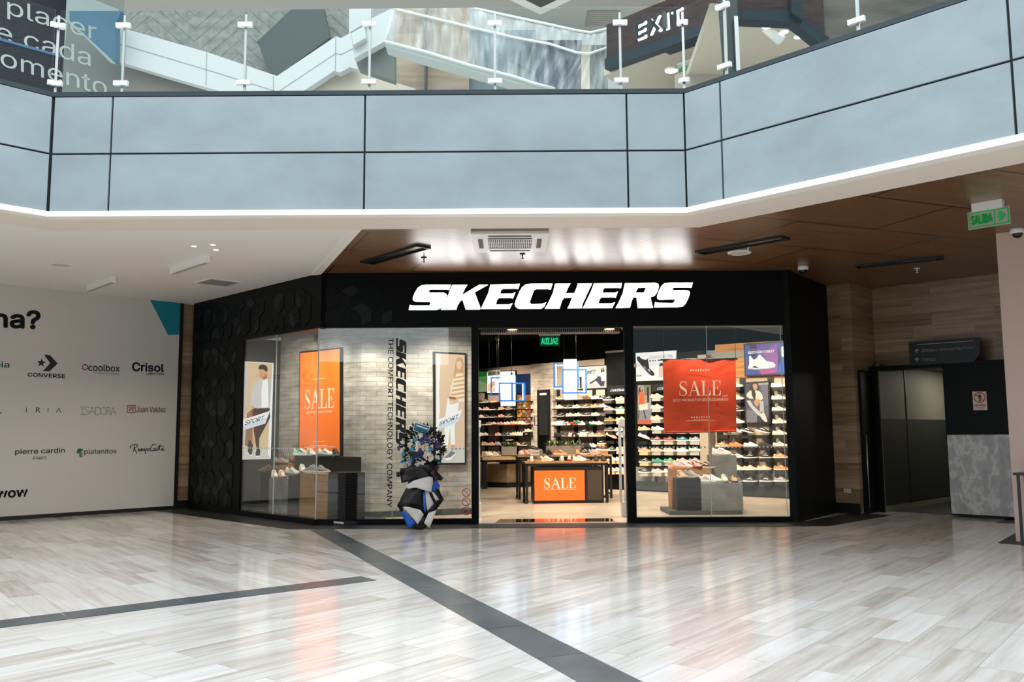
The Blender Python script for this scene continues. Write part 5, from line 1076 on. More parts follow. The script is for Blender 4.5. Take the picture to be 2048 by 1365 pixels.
for px, lb, n, c, up, so in ((1071, 'small white box under a black sneaker on the rear table', 2, W, Bk, W), (1209, 'tan box under a black sneaker on the rear table', 1, Tn, Bk, W)):
    p = ga.lerp(gb, (px-1037.5)/187.5); bx = thing('shoe_box', lb, 'box', Matrix.Translation((p.x, p.y+.22, zB)), 'boxes under shoes')
    MB().box(-.1, .1, -.08, .08, 0, .085).build('box', SM[c], bx); MB().box(-.08, .08, -.082, -.08, .03, .036).box(-.08, .08, -.082, -.08, .055, .061).build('stripe', LIN, bx)
    shoe(Matrix.Translation((p.x, p.y+.2, zB+.085)) @ Matrix.Rotation(math.radians(-8), 4, 'Z') @ Matrix.Translation((-.14, 0, 0)), up, so, 'black sneaker on top of the %s box on the rear table' % ('small white' if c == W else 'tan'), 'shoes on the doorway tables', 1, stripe=Or)
LEAF = [mat('leaf_%d' % i, c, .55) for i, c in enumerate(((58, 84, 44), (88, 116, 62), (128, 148, 92), (36, 58, 34)))]
def planter(label, M, w, h, dp, seed):
    t = thing('planter', label, 'planter', M, 'grey planters with green plants'); rn = random.Random(seed)
    MB().box(-w/2, w/2, -dp/2, -dp/2+.015, 0, h).box(-w/2, w/2, dp/2-.015, dp/2, 0, h).box(-w/2, -w/2+.015, -dp/2, dp/2, 0, h).box(w/2-.015, w/2, -dp/2, dp/2, 0, h).box(-w/2, w/2, -dp/2, dp/2, 0, .02).build('trough', mat('planter_grey', (132, 124, 114), .7), t)
    m = MB()
    for i in range(210):
        x = rn.uniform(-w/2+.02, w/2-.02); y = rn.uniform(-dp/2+.02, dp/2-.02); a = rn.uniform(0, 6.28); l = rn.uniform(.07, .16); up = rn.uniform(.3, 1.3)
        d = Vector((math.cos(a)*math.cos(up), math.sin(a)*math.cos(up), math.sin(up))); n = Vector((-math.sin(a), math.cos(a), 0))*l*.12; p = Vector((x, y, h-.02+rn.uniform(0, .05)))
        m.face([p-n*.3, p+d*l*.5-n, p+d*l+Vector((0, 0, -.01)), p+d*l*.5+n, p+n*.3], rn.randrange(4))
    o = m.build('foliage', LEAF, t); o['kind'] = 'stuff'
v = ga.lerp(gb, (1127-1037.5)/187.5); zp = ztop(Vector((v.x, v.y+1.2, 0)), 1126, 911)
pt_ = Matrix.Translation((v.x*1.06, v.y+.75, 0))
bxp = MB().box(-.62, .62, 0, .5, .006, zB-.02).build('display_block', BLACKM, None, Matrix.Translation((v.x*1.06, v.y+.7, 0))); tag(bxp, 'black block behind the rear table carrying the long planter', 'plinth')
planter('long grey planter with spiky green plants behind the rear table', Matrix.Translation((v.x*1.06, v.y+.95, zB-.02)), .82, .21, .22, 3)
# left table of concrete colour with thick legs, and the octagonal plinth below it
ta, tb = flat(958, 979), flat(1036, 976.5); zC_ = ztop(ta, 965, 914); BIRCH = cloudy('birch_top', (176, 148, 112), (200, 172, 136), 2, .5, 1, 5, swap=False)
MC, LC = table('pale topped table with thick dark legs at the left of the doorway', ta+Vector((.1, 0, 0)), tb+Vector((.25, 0, 0)), zC_, .7, BIRCH, .09, .12)
v = flat(1019.5, 906, zC_); planter('short grey planter with green plants on the pale topped table', Matrix.Translation((flat(1019.5, 905, zC_).x, ta.y+.35, zC_)), .42, .25, .2, 8)
for px, dy, up, so, lb, ro in ((972, .12, Cc, W, 'cream and orange shoe on the pale topped table', -55), (979, .25, W, W, 'white shoe behind the cream one on the pale topped table', -55), (990, .16, Bg, W, 'beige shoe on the pale topped table nearest the planter', -45), (998, .3, Bk, W, 'black shoe at the planter on the pale topped table', -30)):
    r = ray(px, 910); x = r.x/r.y*(ta.y+dy+.1); shoe(Matrix.Translation((x, ta.y+dy+.1, zC_)) @ Matrix.Rotation(math.radians(ro), 4, 'Z') @ Matrix.Scale(1.1, 4) @ Matrix.Translation((-.14, 0, 0)), up, so, lb, 'shoes on the pale topped table', 1, stripe=Or if 'orange' in lb else None)
pc = flat(1014, 976.5); zt = ztop(pc, 1014, 929); pl_ = [(pc.x, pc.y), (pc.x+.62, pc.y+.42), (pc.x+.62, pc.y+1.3), (pc.x-.6, pc.y+1.3), (pc.x-.78, pc.y+.55)]
t = thing('octagonal_plinth', 'angular concrete plinth with black base below the pale topped table', 'plinth', Matrix.Translation((pc.x, pc.y, .006))); pl_ = [(a-pc.x, b-pc.y) for a, b in pl_]
MB().prism(pl_, .13, zt-.006).build('body', cloudy('warm_concrete', (128, 108, 82), (164, 142, 112), 2, .6), t); MB().prism([(a*.99, b+.01) for a, b in pl_], 0, .13).build('base', BLACKM, t)
for i, (px, up) in enumerate(((1000, Bk), (1012, Bk), (1024, W), (1034, Bk), (1044, W), (1054, Tn))):
    r = ray(px, 926); y = pc.y+.5; shoe(Matrix.Translation((r.x/r.y*y, y, zt)) @ Matrix.Rotation(math.radians(-30), 4, 'Z') @ Matrix.Translation((-.14, 0, 0)), up, W, '%s shoe, %s along the angular concrete plinth' % (up, ordw(i)), 'shoes on the concrete plinth', 0)
# polished steel plate set in the shop floor behind the threshold
pts = [P2(990, 1047), P2(1000, 1040), P2(1222, 1038.5), P2(1232, 1044.5)]
m = MB().prism(pts, .006, .010); tag(m.build('floor_plate', mat('mirror_plate', (120, 104, 96), .07, 1.0), None), 'polished metal plate on the floor just inside the doorway', 'plate')
# security gates
def gate(x, y, label):
    t = thing('security_gate', label, 'security gate', Matrix.Translation((x, y, .006)), 'security gates at the doorway')
    MB().box(-.06, .06, -.09, .09, 0, .24).build('base', WHITEP, t)
    for yy in (-.11, .11): MB().box(-.045+yy*.4, .0+yy*.4, yy*.3-.015, yy*.3+.015, .24, 1.56).build('post', WHITEP, t)
    MB().box(-.06, .06, -.05, .05, 1.5, 1.62).box(-.06, .06, -.05, .05, 1.35, 1.4).build('top_plate', WHITEP, t)
g1 = flat(1250, 1035); gate(g1.x, g1.y, 'white security gate with twin posts on the right of the doorway'); g2 = flat(955, 1036); gate(g2.x, g2.y, 'white security gate mostly hidden behind the left door post')
# doorway head: slotted air curtain, green exit sign seen from behind, lamps
ay = 14.35
acr = thing('air_curtain', 'black slotted air curtain along the top of the doorway', 'air curtain', Matrix.Translation(((xA1+xB0)/2, 14.02, 3.03))); aw = (xB0-xA1)/2-.02
MB().box(-aw, aw, 0, .3, 0, .16).build('housing', BLACKM, acr)
for x in (-aw*.7, aw*.7): MB().box(x-.03, x+.03, .1, .16, .16, .9).build('hanger', BLACKM, acr); m = MB()
for i in range(64): x = -aw+.03+i*(2*aw-.06)/63; m.box(x-.010, x+.006, -.012, .20, -.004, .05)
m.build('slats', mat('slat_grey', (110, 106, 102), .5), acr)
for x in (-.62, .95):
    dl = thing('downlight', 'glowing round downlight %s above the doorway' % ('left of the green exit sign' if x < 0 else 'right of the green exit sign'), 'downlight', Matrix.Translation(((xA1+xB0)/2+x, 13.95, 3.09)), 'downlights over the doorway'); MB().lathe([(.10, .0), (.10, -.02), (.085, -.024)], n=20).build('rim', BLACKM, dl); MB().lathe([(.085, -.022), (.001, -.03)], n=20).build('lens', mat('warm_lamp', (255, 214, 160), .5, emit=5), dl)
fxs = Fr(0, 15.0, 0); (ua, za), (ub, zb) = fxs.uz(1079, 672), fxs.uz(1119.5, 693)
ex2 = thing('exit_sign', 'glowing green exit sign seen from behind with mirrored letters in the doorway', 'exit sign', fxs.M((ua+ub)/2, 0, za))
MB().box((ua-ub)/2, (ub-ua)/2, 0, .008, zb-za, 0).build('plate', mat('green_dark_plate', (8, 54, 38), .35, emit=.35), ex2)
w2_ = (ub-ua)/2
add_text(MB(), 'SALIDA', [(-w2_*.86, -.035), (w2_*.86, -.035), (w2_*.86, zb-za+.03), (-w2_*.86, zb-za+.03)], -.003, 0, .04, flip=True).build('lettering', em('green_letters', (40, 210, 140), .7), ex2)
MB().box(-w2_-.01, w2_+.01, -.03, .04, 0, .055).build('housing', WHITEP, ex2); MB().tube([(0, 0, .05), (0, 0, 3.94-za)], .01).build('stem', BLACKM, ex2)
fx3 = Fr(0, 19.0, -45); (ua, za), (ub, zb) = fx3.uz(975.5, 742), fx3.uz(1000, 750.5)
ex3 = thing('exit_sign', 'grey exit sign with arrow hanging in front of the pale lit poster', 'exit sign', fx3.M((ua+ub)/2, 0, za)); MB().box((ua-ub)/2, (ub-ua)/2, 0, .008, zb-za, 0).build('plate', mat('grey_green_plate', (96, 108, 98), .4), ex3)
w2_ = (ub-ua)/2; add_text(MB(), 'SALIDA', [(-w2_*.9, -.02), (w2_*.3, -.02), (w2_*.3, zb-za+.02), (-w2_*.9, zb-za+.02)], -.003, 0, .04, flip=True).build('lettering', LIN, ex3); strokes(MB(), lambda a, b: (w2_*(.45+.45*a), (zb-za)*(1-b)), -.003, [[(0, .5), (1, .5)], [(.6, .85), (1, .5), (.6, .15)]], .02).build('arrow', LIN, ex3)
for x in (-w2_*.8, w2_*.8): MB().tube([(x, .004, 0), (x, .004, 3.94-za)], .004, 6).build('rod', BLACKM, ex3)
# neon frames around hanging lightboxes
NEON = mat('neon_white_blue', (190, 226, 255), .4, emit=5, ecol=(150, 205, 255)); NBL = mat('neon_blue_tube', (30, 96, 190), .4, emit=.6, ecol=(40, 110, 200)); NDK = mat('neon_off_frame', (18, 48, 92), .4, emit=.12, ecol=(20, 70, 150))
def neon(label, y, cr, panel, frames, hang):
    fr = Fr(0, y, 0); q = [fr.uz(*cr(*p)) for p in panel]; cxx = (q[0][0]+q[1][0])/2; zz = q[1][1]
    t = thing('neon_lightbox', label, 'pendant light', fr.M(cxx, 0, zz), 'hanging neon lightboxes')
    MB().box(q[0][0]-cxx, q[1][0]-cxx, -.0, .12, 0, q[0][1]-zz).build('light_panel', em('panel_blue_white', (226, 236, 250), 1.05), t)
    for (p0, p1), dd, on in frames:
        a, b = fr.uz(*cr(*p0), dd), fr.uz(*cr(*p1), dd); x0, x1, z1, z0 = a[0]-cxx, b[0]-cxx, a[1]-zz, b[1]-zz; r = .014
        fo = MB().box(x0-r, x1+r, dd-.02, dd+.02, z1-r, z1+r).box(x0-r, x1+r, dd-.02, dd+.02, z0-r, z0+r).box(x0-r, x0+r, dd-.02, dd+.02, z0, z1).box(x1-r, x1+r, dd-.02, dd+.02, z0, z1).build('frame', NBL, t)
        for s in on:
            X = {'l': (x0+.03, x0+.055, z0, z1), 'r': (x1-.055, x1-.03, z0, z1), 't': (x0, x0+(x1-x0)*.4, z1-.055, z1-.03), 'b': (x0, x0+(x1-x0)*.4, z0-.05, z0-.025)}[s]; MB().box(X[0], X[1], dd-.01, dd+.012, X[2], X[3]).build('neon_tube', NEON, fo)
    for px in hang:
        u = fr.uz(*cr(px, 100))[0]-cxx; MB().tube([(u, .06, q[0][1]-zz-.1), (u, .06, 3.94-zz)], .004, 6).build('cable', BLACKM, t)
neon('smaller hanging white lightbox in blue neon frames at the left', 19.6, cC, ((347, 215), (555, 628)), ((((222, 246), (388, 488)), .2, ''), (((388, 246), (552, 488)), .2, ''), (((332, 322), (506, 560)), -.2, 't'), (((506, 322), (680, 560)), -.2, 'r')), (300, 500))
neon('tall hanging white lightbox in bright neon frames at the doorway centre', 18.6, cD, ((254, -8), (441, 540)), ((((124, 52), (452, 368)), .2, 'ltb'), (((240, 138), (562, 452)), -.2, 'r')), (265, 430))
# track spotlights in the shop, and the lamps that light shelves and displays
tr = [(.6, 16.4), (2.6, 15.6), (-.7, 18.5), (1.2, 18.0), (3.2, 16.8), (4.8, 16.6), (-.4, 21.0), (1.0, 20.4), (2.4, 18.9), (-1.6, 22.6)]
for i, (x, y) in enumerate(tr):
    k = (24.3-x-y)/2; tx, ty = x+k*1.0, y+k*1.0
    wh = ['above the sale counter', 'above the hanging banner', 'left of the neon lightboxes', 'between counter and shelves', 'near the screen bay', 'at the right end', 'over the pale table', 'over the planter', 'before the black walking bay', 'farthest back'][i]
    t = thing('track_spotlight', 'black track spotlight on the dark shop ceiling %s' % wh, 'spotlight', Matrix.Translation((x, y, 3.93)), 'track spotlights on the shop ceiling')
    MB().tube([(0, 0, 0), (0, 0, -.18)], .012).build('stem', BLACKM, t); d = Vector((tx-x, ty-y, 1.5-3.7)).normalized(); MB().tube([Vector((0, 0, -.2))-d*.08, Vector((0, 0, -.2))+d*.1], .045, 14).build('can', BLACKM, t)
    spot('track_lamp', (x+d.x*.15, y+d.y*.15, 3.73+d.z*.15), (tx, ty, 1.25), 400, (1, .82, .62), 88, .8, .05)
for x, y in ((.6, 15.6), (.7, 17.0), (3.2, 15.6), (2.0, 18.2), (.2, 20.2)): spot('ceiling_lamp', (x, y, 3.85), (x, y+.2, 0), 300, (1, .84, .66), 120, .8, .08)
for a, b, e in (((-3.9, 14.9, 3.2), (-4.3, 16.4, 1.6), 60), ((-3.3, 14.4, 3.2), (-3.6, 15.8, 1.2), 38), ((-2.5, 14.15, 3.2), (-2.6, 14.85, .8), 36), ((-1.9, 14.1, 3.2), (-1.9, 15.0, .7), 30), ((-1.2, 14.2, 3.2), (-1.0, 15.3, 1.5), 60), ((-4.6, 15.6, 3.2), (-5.0, 16.1, 1.4), 15), ((2.7, 13.98, 3.7), (2.85, 14.3, 2.2), 75), ((3.5, 13.98, 3.7), (3.4, 14.3, 2.0), 75), ((2.9, 14.0, 3.7), (3.0, 15.2, .6), 150), ((3.9, 14.0, 3.7), (3.7, 15.2, .6), 150)): spot('display_lamp', a, b, e*3.6, (1, .91, .80), 108, 1.0, .06)
for px, py, lb in ((598, 677, 'white smoke detector on the ceiling of the left window'),):
    v = flat(px, py, 3.3); t = thing('smoke_detector', lb, 'smoke detector', Matrix.Translation((v.x, v.y, 3.3))); MB().lathe([(.001, 0), (.075, 0), (.075, -.03), (.05, -.055), (.001, -.06)], n=20).build('housing', WHITEP, t)
# ================================================================== upper level seen through the balustrade
def front(px, D): fr = Fr(0, D, 0); return [fr.uz(*p) for p in px]
def slabv(name, px, D, m, th=.25, kind='structure', label=None):
    o = MB().prism(front(px, D), D, D+th, axis='y').build(name, m); tag(o, label, kind=kind); return o
def level(name, px, z, m, th=.3):
    return struct(name, MB().prism([P2z(p[0], p[1], z) for p in px], z, z+th), m)
def P2z(px, py, z): v = flat(px, py, z); return (v.x, v.y)
GREYC = mat('grey_soffit', (132, 131, 125), .7)
a_, b_, c_, d_ = P2z(190, 0, 9), P2z(246, 22, 9), P2z(1302, 12, 9), P2z(1329, 0, 9)
struct('ceiling_upper', MB().prism([(a_[0]+.9, a_[1]-2.2), a_, b_, c_, d_, (d_[0]+.9, d_[1]-2.2)], 9.0, 9.35), GREYC)
struct('wall_upper_back', MB().box(-30, 30, 27, 27.3, 5.4, 16), mat('pale_upper_wall', (164, 168, 162), .8))
# dark blue panel wall with pale writing that runs on over a clear pane
NL = Fr(-6.75, 13.05, 45); NAVY = mat('navy_panel', (3, 10, 22), .4, spec=.25)
nx = lambda px: NL.uz(px, 100)[0]
zt_ = 9.6
struct('wall_upper_left', MB().box(nx(-60), nx(128), 0, .1, 5.4, zt_), NAVY, NL.mat)
struct('wall_upper_header', MB().box(nx(128), nx(262), 0, .35, 8.85, 10.2), mat('dark_header', (10, 14, 22), .6), NL.mat)
struct('reflection_line', MB().box(nx(-40), nx(122), -.02, 0, NL.uz(60, 96)[1]-.02, NL.uz(60, 96)[1]+.02), mat('blue_reflection', (46, 84, 116), .5), NL.mat)  # thin strip painted as a bluish reflection across the navy panel
w4 = win('window_4'); w4.matrix_world = NL.mat
MB().box(nx(128.5), nx(246), .02, .032, 5.4, 8.85).build('glass_pane', glassmat('upper_clear_glass', (.86, .92, .92), .01, .2), w4)
cU = crop(0, 0, 5.851); PALE = mat('pale_vinyl', (150, 160, 154), .6)
for s, q in (('placer', ((85, -30), (1130, 272), (1130, 523), (85, 220))), ('de cada', ((-290, 181), (1060, 572), (1060, 778), (-290, 386))), ('momento', ((-330, 483), (1250, 941), (1250, 1130), (-330, 672)))):
    add_text(MB(), s, pxquad(NL, [cU(*p) for p in q], -.012), -.012).build('lettering', PALE, w4)
# white stair flanks, textured wall and dark shape behind
def herring():
    m, nt, b, N, L = nodes('grooved_grey_wall', .8, .3)
    v = coords(N, L); sp = N('ShaderNodeSeparateXYZ'); L(v, sp.inputs[0])
    pp = N('ShaderNodeMath', operation='PINGPONG'); L(sp.outputs[0], pp.inputs[0]); pp.inputs[1].default_value = 1.3
    ad = N('ShaderNodeMath', operation='MULTIPLY_ADD'); L(pp.outputs[0], ad.inputs[0]); ad.inputs[1].default_value = .9; L(sp.outputs[1], ad.inputs[2])
    fr = N('ShaderNodeMath', operation='FRACT'); mu = N('ShaderNodeMath', operation='MULTIPLY'); L(ad.outputs[0], mu.inputs[0]); mu.inputs[1].default_value = 2.6; L(mu.outputs[0], fr.inputs[0])
    n = stretched(N, L, v, 1, 1, 8, 5); c = ramp(N, L, n, [(.35, (106, 112, 105)), (.65, (136, 138, 129))])
    g = ramp(N, L, fr.outputs[0], [(0, (120, 124, 118)), (.12, (255, 255, 255))])
    L(mixc(N, L, .75, c, g, 'MULTIPLY'), b.inputs['Base Color']); return m
slabv('wall_upper_textured', [(238, 0), (715, 0), (715, 195), (238, 195)], 24, herring())
slabv('wall_upper_dark_shape', [(596, 5), (645, 5), (660, 75), (555, 152), (536, 145), (520, 96), (514, 83), (537, 62)], 23.3, mat('dark_green_grey', (62, 71, 68), .7))  # flat dark outline set in front of the textured wall
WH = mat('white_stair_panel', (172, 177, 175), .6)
slabv('wall_stair_down', [(229, 45), (255, 59), (340, 83), (413, 104), (554, 152), (554, 195), (470, 195), (445, 184), (340, 154), (250, 127), (231, 121)], 20.5, WH)
slabv('wall_stair_up', [(554, 152), (672, 72.5), (682, 76), (702, 65), (706, 100), (716, 139), (700, 134), (680, 145), (668, 142), (604, 184), (600, 195), (554, 195)], 20.5, WH)
JT = mat('panel_joint', (120, 128, 128), .6)
m = MB()
for pth in ([(232, 85), (340, 117), (430, 144), (548, 181)], [(560, 180), (671, 106), (682, 108), (706, 96)], [(413, 105), (411, 170)], [(671, 73), (670, 142)], [(546, 152), (546, 190)]):
    P = front(pth, 20.47); strokes(m, lambda a, b: (a, b), 20.49, [P], .014)
tag(m.build('trim_7', JT), kind='structure')
slabv('wall_stair_wedge', [(139, 22), (243, 22), (231, 46), (231, 121), (224, 120), (171, 70), (139, 41)], 19.8, mat('blue_grey_panel', (58, 92, 112), .6))
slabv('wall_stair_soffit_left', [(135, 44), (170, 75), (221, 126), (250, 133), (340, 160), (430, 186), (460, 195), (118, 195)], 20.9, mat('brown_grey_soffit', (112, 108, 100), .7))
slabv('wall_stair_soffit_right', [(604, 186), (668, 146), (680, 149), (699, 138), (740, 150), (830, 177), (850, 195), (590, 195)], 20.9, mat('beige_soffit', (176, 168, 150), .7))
slabv('wall_landing', [(740, 38), (781, 18), (790, 21), (771, 82), (709, 116), (708, 96), (731, 76)], 19.2, WH)
slabv('wall_landing_step', [(703, 66), (728, 52), (732, 75), (706, 90)], 19.0, mat('grey_step', (170, 178, 176), .6))
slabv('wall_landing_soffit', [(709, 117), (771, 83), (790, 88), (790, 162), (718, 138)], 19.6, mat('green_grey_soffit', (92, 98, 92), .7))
slabv('wall_upper_white', [(698, 12), (742, 12), (742, 40), (716, 55), (698, 66)], 22.5, WH)
slabv('wall_upper_column', [(788, -8), (938, -8), (938, 185), (788, 185)], 21.2, cloudy('upper_travertine', (112, 98, 80), (146, 130, 108), .8, .5, .6, 5))
slabv('trim_8', [(850, -8), (855.5, -8), (852.5, 185), (848.5, 185)], 20.9, mat('dark_mullion', (10, 28, 30), .4))
slabv('wall_upper_glazing', [(938, 60), (1072, 60), (1072, 185), (938, 185)], 21.6, mat('dusk_glazing', (76, 96, 102), .35))
slabv('wall_upper_blue', [(1072, 80), (1163, 80), (1163, 185), (1072, 185)], 21.4, mat('blue_panel', (20, 42, 72), .5))
slabv('wall_upper_cream', [(1163, 90), (1179, 90), (1180, 185), (1163, 185)], 21.2, mat('cream_column', (196, 186, 166), .7))
slabv('wall_upper_green', [(1179, 90), (1216, 90), (1216, 185), (1180, 185)], 21.6, mat('dark_green_panel', (38, 60, 58), .5))
m = MB()
for pth in ([(1028, 95), (1028, 180)], [(1062, 88), (1062, 180)], [(940, 145), (1072, 180)], [(1020, 120), (1072, 150)]): strokes(m, lambda a, b: (a, b), 21.55, [front(pth, 21.55)], .03)
tag(m.build('trim_9', mat('dark_mullion', (10, 28, 30), .4)), kind='structure')
level('ceiling_upper_far', [(905, 8), (1320, 4), (1232, 62), (1180, 70), (1030, 40)], 11.6, mat('pale_green_ceiling', (158, 163, 155), .7))
v = flat(1205, 36, 11.6); t = thing('ceiling_vent', 'slatted square vent in the far upper ceiling left of the brick sign band', 'vent', Matrix.Translation((v.x, v.y, 11.6)))
MB().box(-.4, .4, -.4, .4, -.02, 0).build('frame', GREYC, t); m = MB()
for i in range(7): m.box(-.33, .33, -.33+i*.1, -.27+i*.1, -.03, -.02)
m.build('slats', mat('vent_grey', (150, 146, 138), .6), t)
# escalator wrapped in clear plastic
def plastic():
    m = bpy.data.materials.new('plastic_sheet'); m.use_nodes = True; nt = m.node_tree; nt.nodes.clear(); L = nt.links.new; N = lambda t, **k: mk(nt, t, k)
    o = N('ShaderNodeOutputMaterial'); mx = N('ShaderNodeMixShader'); tr = N('ShaderNodeBsdfTransparent'); df = N('ShaderNodeBsdfPrincipled')
    df.inputs['Base Color'].default_value = (.72, .76, .74, 1); df.inputs['Roughness'].default_value = .25
    tc = N('ShaderNodeTexCoord'); mp = N('ShaderNodeMapping'); mp.inputs['Rotation'].default_value = (0, math.radians(-24), 0); mp.inputs['Scale'].default_value = (3.2, 1, .5); L(tc.outputs['Object'], mp.inputs[0])
    n = N('ShaderNodeTexNoise', i_Scale=1.6, i_Detail=6, i_Roughness=.6); L(mp.outputs[0], n.inputs[0])
    mr = N('ShaderNodeMapRange'); mr.inputs[1].default_value = .35; mr.inputs[2].default_value = .75; mr.inputs[3].default_value = .06; mr.inputs[4].default_value = .55; L(n.outputs[0], mr.inputs[0])
    L(mr.outputs[0], mx.inputs[0]); L(tr.outputs[0], mx.inputs[1]); L(df.outputs[0], mx.inputs[2]); L(mx.outputs[0], o.inputs[0])
    bp = N('ShaderNodeBump', i_Strength=.8, i_Distance=.05); L(n.outputs[0], bp.inputs['Height']); L(bp.outputs[0], df.inputs['Normal']); return m
PLA = plastic(); DE = 18.2
A_ = [(780, 16), (850, 33), (940, 55), (1030, 76), (1100, 89), (1153, 106), (1177, 108.5), (1218, 95)]
T_ = [(790, 8), (850, 5), (915, 10), (1030, 35), (1100, 50), (1150, 61), (1180, 66), (1216, 58)]
B_ = [(770, 83), (852, 104), (940, 131), (1030, 154), (1065, 166), (1110, 178), (1150, 190), (1218, 205)]
es_ = front([(770, 120)], DE)[0]; esc = thing('escalator', 'escalator flank wrapped in wrinkled clear plastic on the upper level', 'escalator', Matrix.Translation((es_[0], DE, es_[1])))
def sheet(P0, P1, dd, seed):
    rn = random.Random(seed); m = MB(); nx, ny = 90, 8; F0, F1 = front(P0, DE), front(P1, DE)
    def at(F, t): k = min(int(t*(len(F)-1)), len(F)-2); r = t*(len(F)-1)-k; return (F[k][0]*(1-r)+F[k+1][0]*r, F[k][1]*(1-r)+F[k+1][1]*r)
    for j in range(ny+1):
        for i in range(nx+1):
            a, b = at(F0, i/nx), at(F1, i/nx); r = j/ny; w = math.sin(math.pi*r)
            m.v.append((a[0]*(1-r)+b[0]*r-es_[0], dd+w*(.10*math.sin(i*.9+2.1*math.sin(i*.23+seed)+r*2)+.05*math.sin(i*2.3+seed*3)), a[1]*(1-r)+b[1]*r-es_[1]))
    for j in range(ny):
        for i in range(nx): k = j*(nx+1)+i; m.f.append([k, k+1, k+nx+2, k+nx+1]); m.m.append(0); m.smooth.add(len(m.f)-1)
    return m
sheet(T_, A_, 0, 1).build('plastic_sheet', PLA, esc); sheet(A_, B_, .05, 2).build('plastic_sheet', PLA, esc)
FOLD = mat('plastic_fold', (206, 212, 208), .3)
for P in (T_, A_, B_[:6]): MB().tube([(u-es_[0], -.02, z-es_[1]) for u, z in front(P, DE)], .028, 8).build('hem', FOLD, esc)
MB().prism([(u-es_[0], z-es_[1]) for u, z in front(B_[:6]+[(1110, 186), (940, 139), (770, 90)], DE)], .05, .5, axis='y').build('side_beam', mat('beam_grey', (160, 166, 160), .5), esc)
# shop with the brick band and backlit letters on the right of the upper level
FEX = Fr(2.7, 17.0, -45); BRK = brickmat('dark_red_brick', (66, 42, 36), (44, 30, 28), (56, 52, 49), .26, .075, uv=False)
def ex(px, d=0.0): return pxquad(FEX, px, d)
tag(MB().prism(ex([(1213, 120), (1213, 50), (1290, 17), (1455, -50), (1455, 36), (1280, 97)]), 0, .3, axis='y').build('wall_upper_brick', BRK, None, FEX.mat), kind='structure')
TB = mat('teal_beam', (8, 32, 40), .45, spec=.2)
tag(MB().prism(ex([(1213, 140), (1213, 119), (1280, 97), (1455, 34), (1455, 54)]), -.06, .3, axis='y').build('wall_upper_beam', TB, None, FEX.mat), kind='structure')
c4 = crop(1020, 0, 5.851)
eo = FEX.uz(1268, 84, -.1); es2 = thing('store_sign', 'backlit block letter sign on the dark brick band of the upper level', 'sign', FEX.M(eo[0], -.1, eo[1]))
HALO = mat('cool_halo', (235, 246, 255), .4, emit=2.2); LSD = mat('letter_dark', (24, 34, 36), .4)
for ch, q in (('E', ((1462, 268), (1575, 222), (1578, 425), (1468, 470))), ('X', ((1590, 218), (1745, 152), (1760, 345), (1612, 405))), ('I', ((1782, 140), (1822, 125), (1832, 320), (1792, 336))), ('T', ((1852, 118), (2000, 64), (2008, 240), (1868, 300)))):
    qq = [(u-eo[0], z-eo[1]) for u, z in ex([c4(*p) for p in q], -.1)]
    if ch == 'I':
        o = MB(); o.prism(qq, -.0, .06, axis='y'); o.build('letter', LSD, es2); MB().prism([(a+.035, b-.03) for a, b in qq], .05, .07, axis='y').build('halo', HALO, es2)
    else:
        add_text(MB(), ch, qq, 0, 0, .05).build('letter', LSD, es2); add_text(MB(), ch, [(a+.04, b-.035) for a, b in qq], .03, 0, .05).build('halo', HALO, es2)
BEI = mat('beige_ceiling', (178, 168, 150), .7)
struct('ceiling_upper_shop', MB().prism([(2.0, 17.9), (6.2, 13.7), (9.5, 17), (5, 22)], 9.0, 9.2), BEI)
struct('wall_upper_shop', MB().prism([(3.3, 21.5), (8.5, 16.3), (8.6, 16.4), (3.4, 21.6)], 5.4, 9.0), BEI)
slabv('wall_upper_post', [(1441, -10), (1474, -10), (1480, 170), (1455, 170)], 13.2, mat('dark_teal_post', (28, 44, 43), .4), .2)
slabv('wall_upper_steel', [(1468, 32), (1476, 32), (1482, 165), (1474, 165)], 13.1, STEEL, .06)
slabv('wall_upper_brick_right', [(1470, -12), (1583, -12), (1583, 22), (1470, 22)], 13.4, BRK)
slabv('wall_upper_beam_right', [(1470, 20), (1583, 20), (1660, 76), (1645, 90), (1586, 43), (1474, 38)], 13.3, TB)
slabv('wall_upper_column_right', [(1583, -12), (1602, -12), (1606, 40), (1583, 24)], 13.2, TB)
slabv('wall_upper_brick_side', [(1602, -12), (1646, -12), (1650, 72), (1604, 36)], 13.5, BRK)
slabv('wall_upper_stone', [(1646, -14), (1900, -14), (1900, 60), (1660, 92), (1650, 70)], 13.6, cloudy('upper_stone', (56, 55, 47), (84, 80, 69), 1.2, .6, 1, 4))
struct('ceiling_upper_right', MB().prism([(3.3, 13.7), (5.4, 13.7), (6.0, 19), (3.6, 19)], 8.3, 8.45), BEI)
struct('wall_upper_right_back', MB().box(3.2, 6.2, 16.2, 16.3, 5.4, 8.3), mat('shop_taupe', (160, 150, 136), .8))
def glow(px, py, z, r, label):
    v = flat(px, py, z); t = thing('downlight', label, 'downlight', Matrix.Translation((v.x, v.y, z)), 'downlights in the upper shops')
    MB().lathe([(r*1.15, 0), (r*1.1, -.03), (r, -.035)], n=20).build('rim', WHITEP, t); MB().lathe([(r, -.033), (.001, -.034)], n=20).build('lens', mat('lamp_on', (255, 246, 232), .5, emit=4), t)
glow(1343, 139, 9.0, .13, 'large round downlight left of the hanging green sign on the upper level'); glow(1421, 59, 9.0, .12, 'round downlight close under the teal beam of the upper level'); glow(1445, 148, 9.0, .1, 'round downlight lowest at the glass railing on the upper level')
for px, py, lb in ((1497, 42, 'first of the lamps right of the dark upper post'), (1533, 51, 'second of the lamps right of the dark upper post'), (1568, 61, 'third of the lamps right of the dark upper post'), (1597, 71, 'last of the lamps right of the dark upper post')): glow(px, py, 8.3, .075, lb)
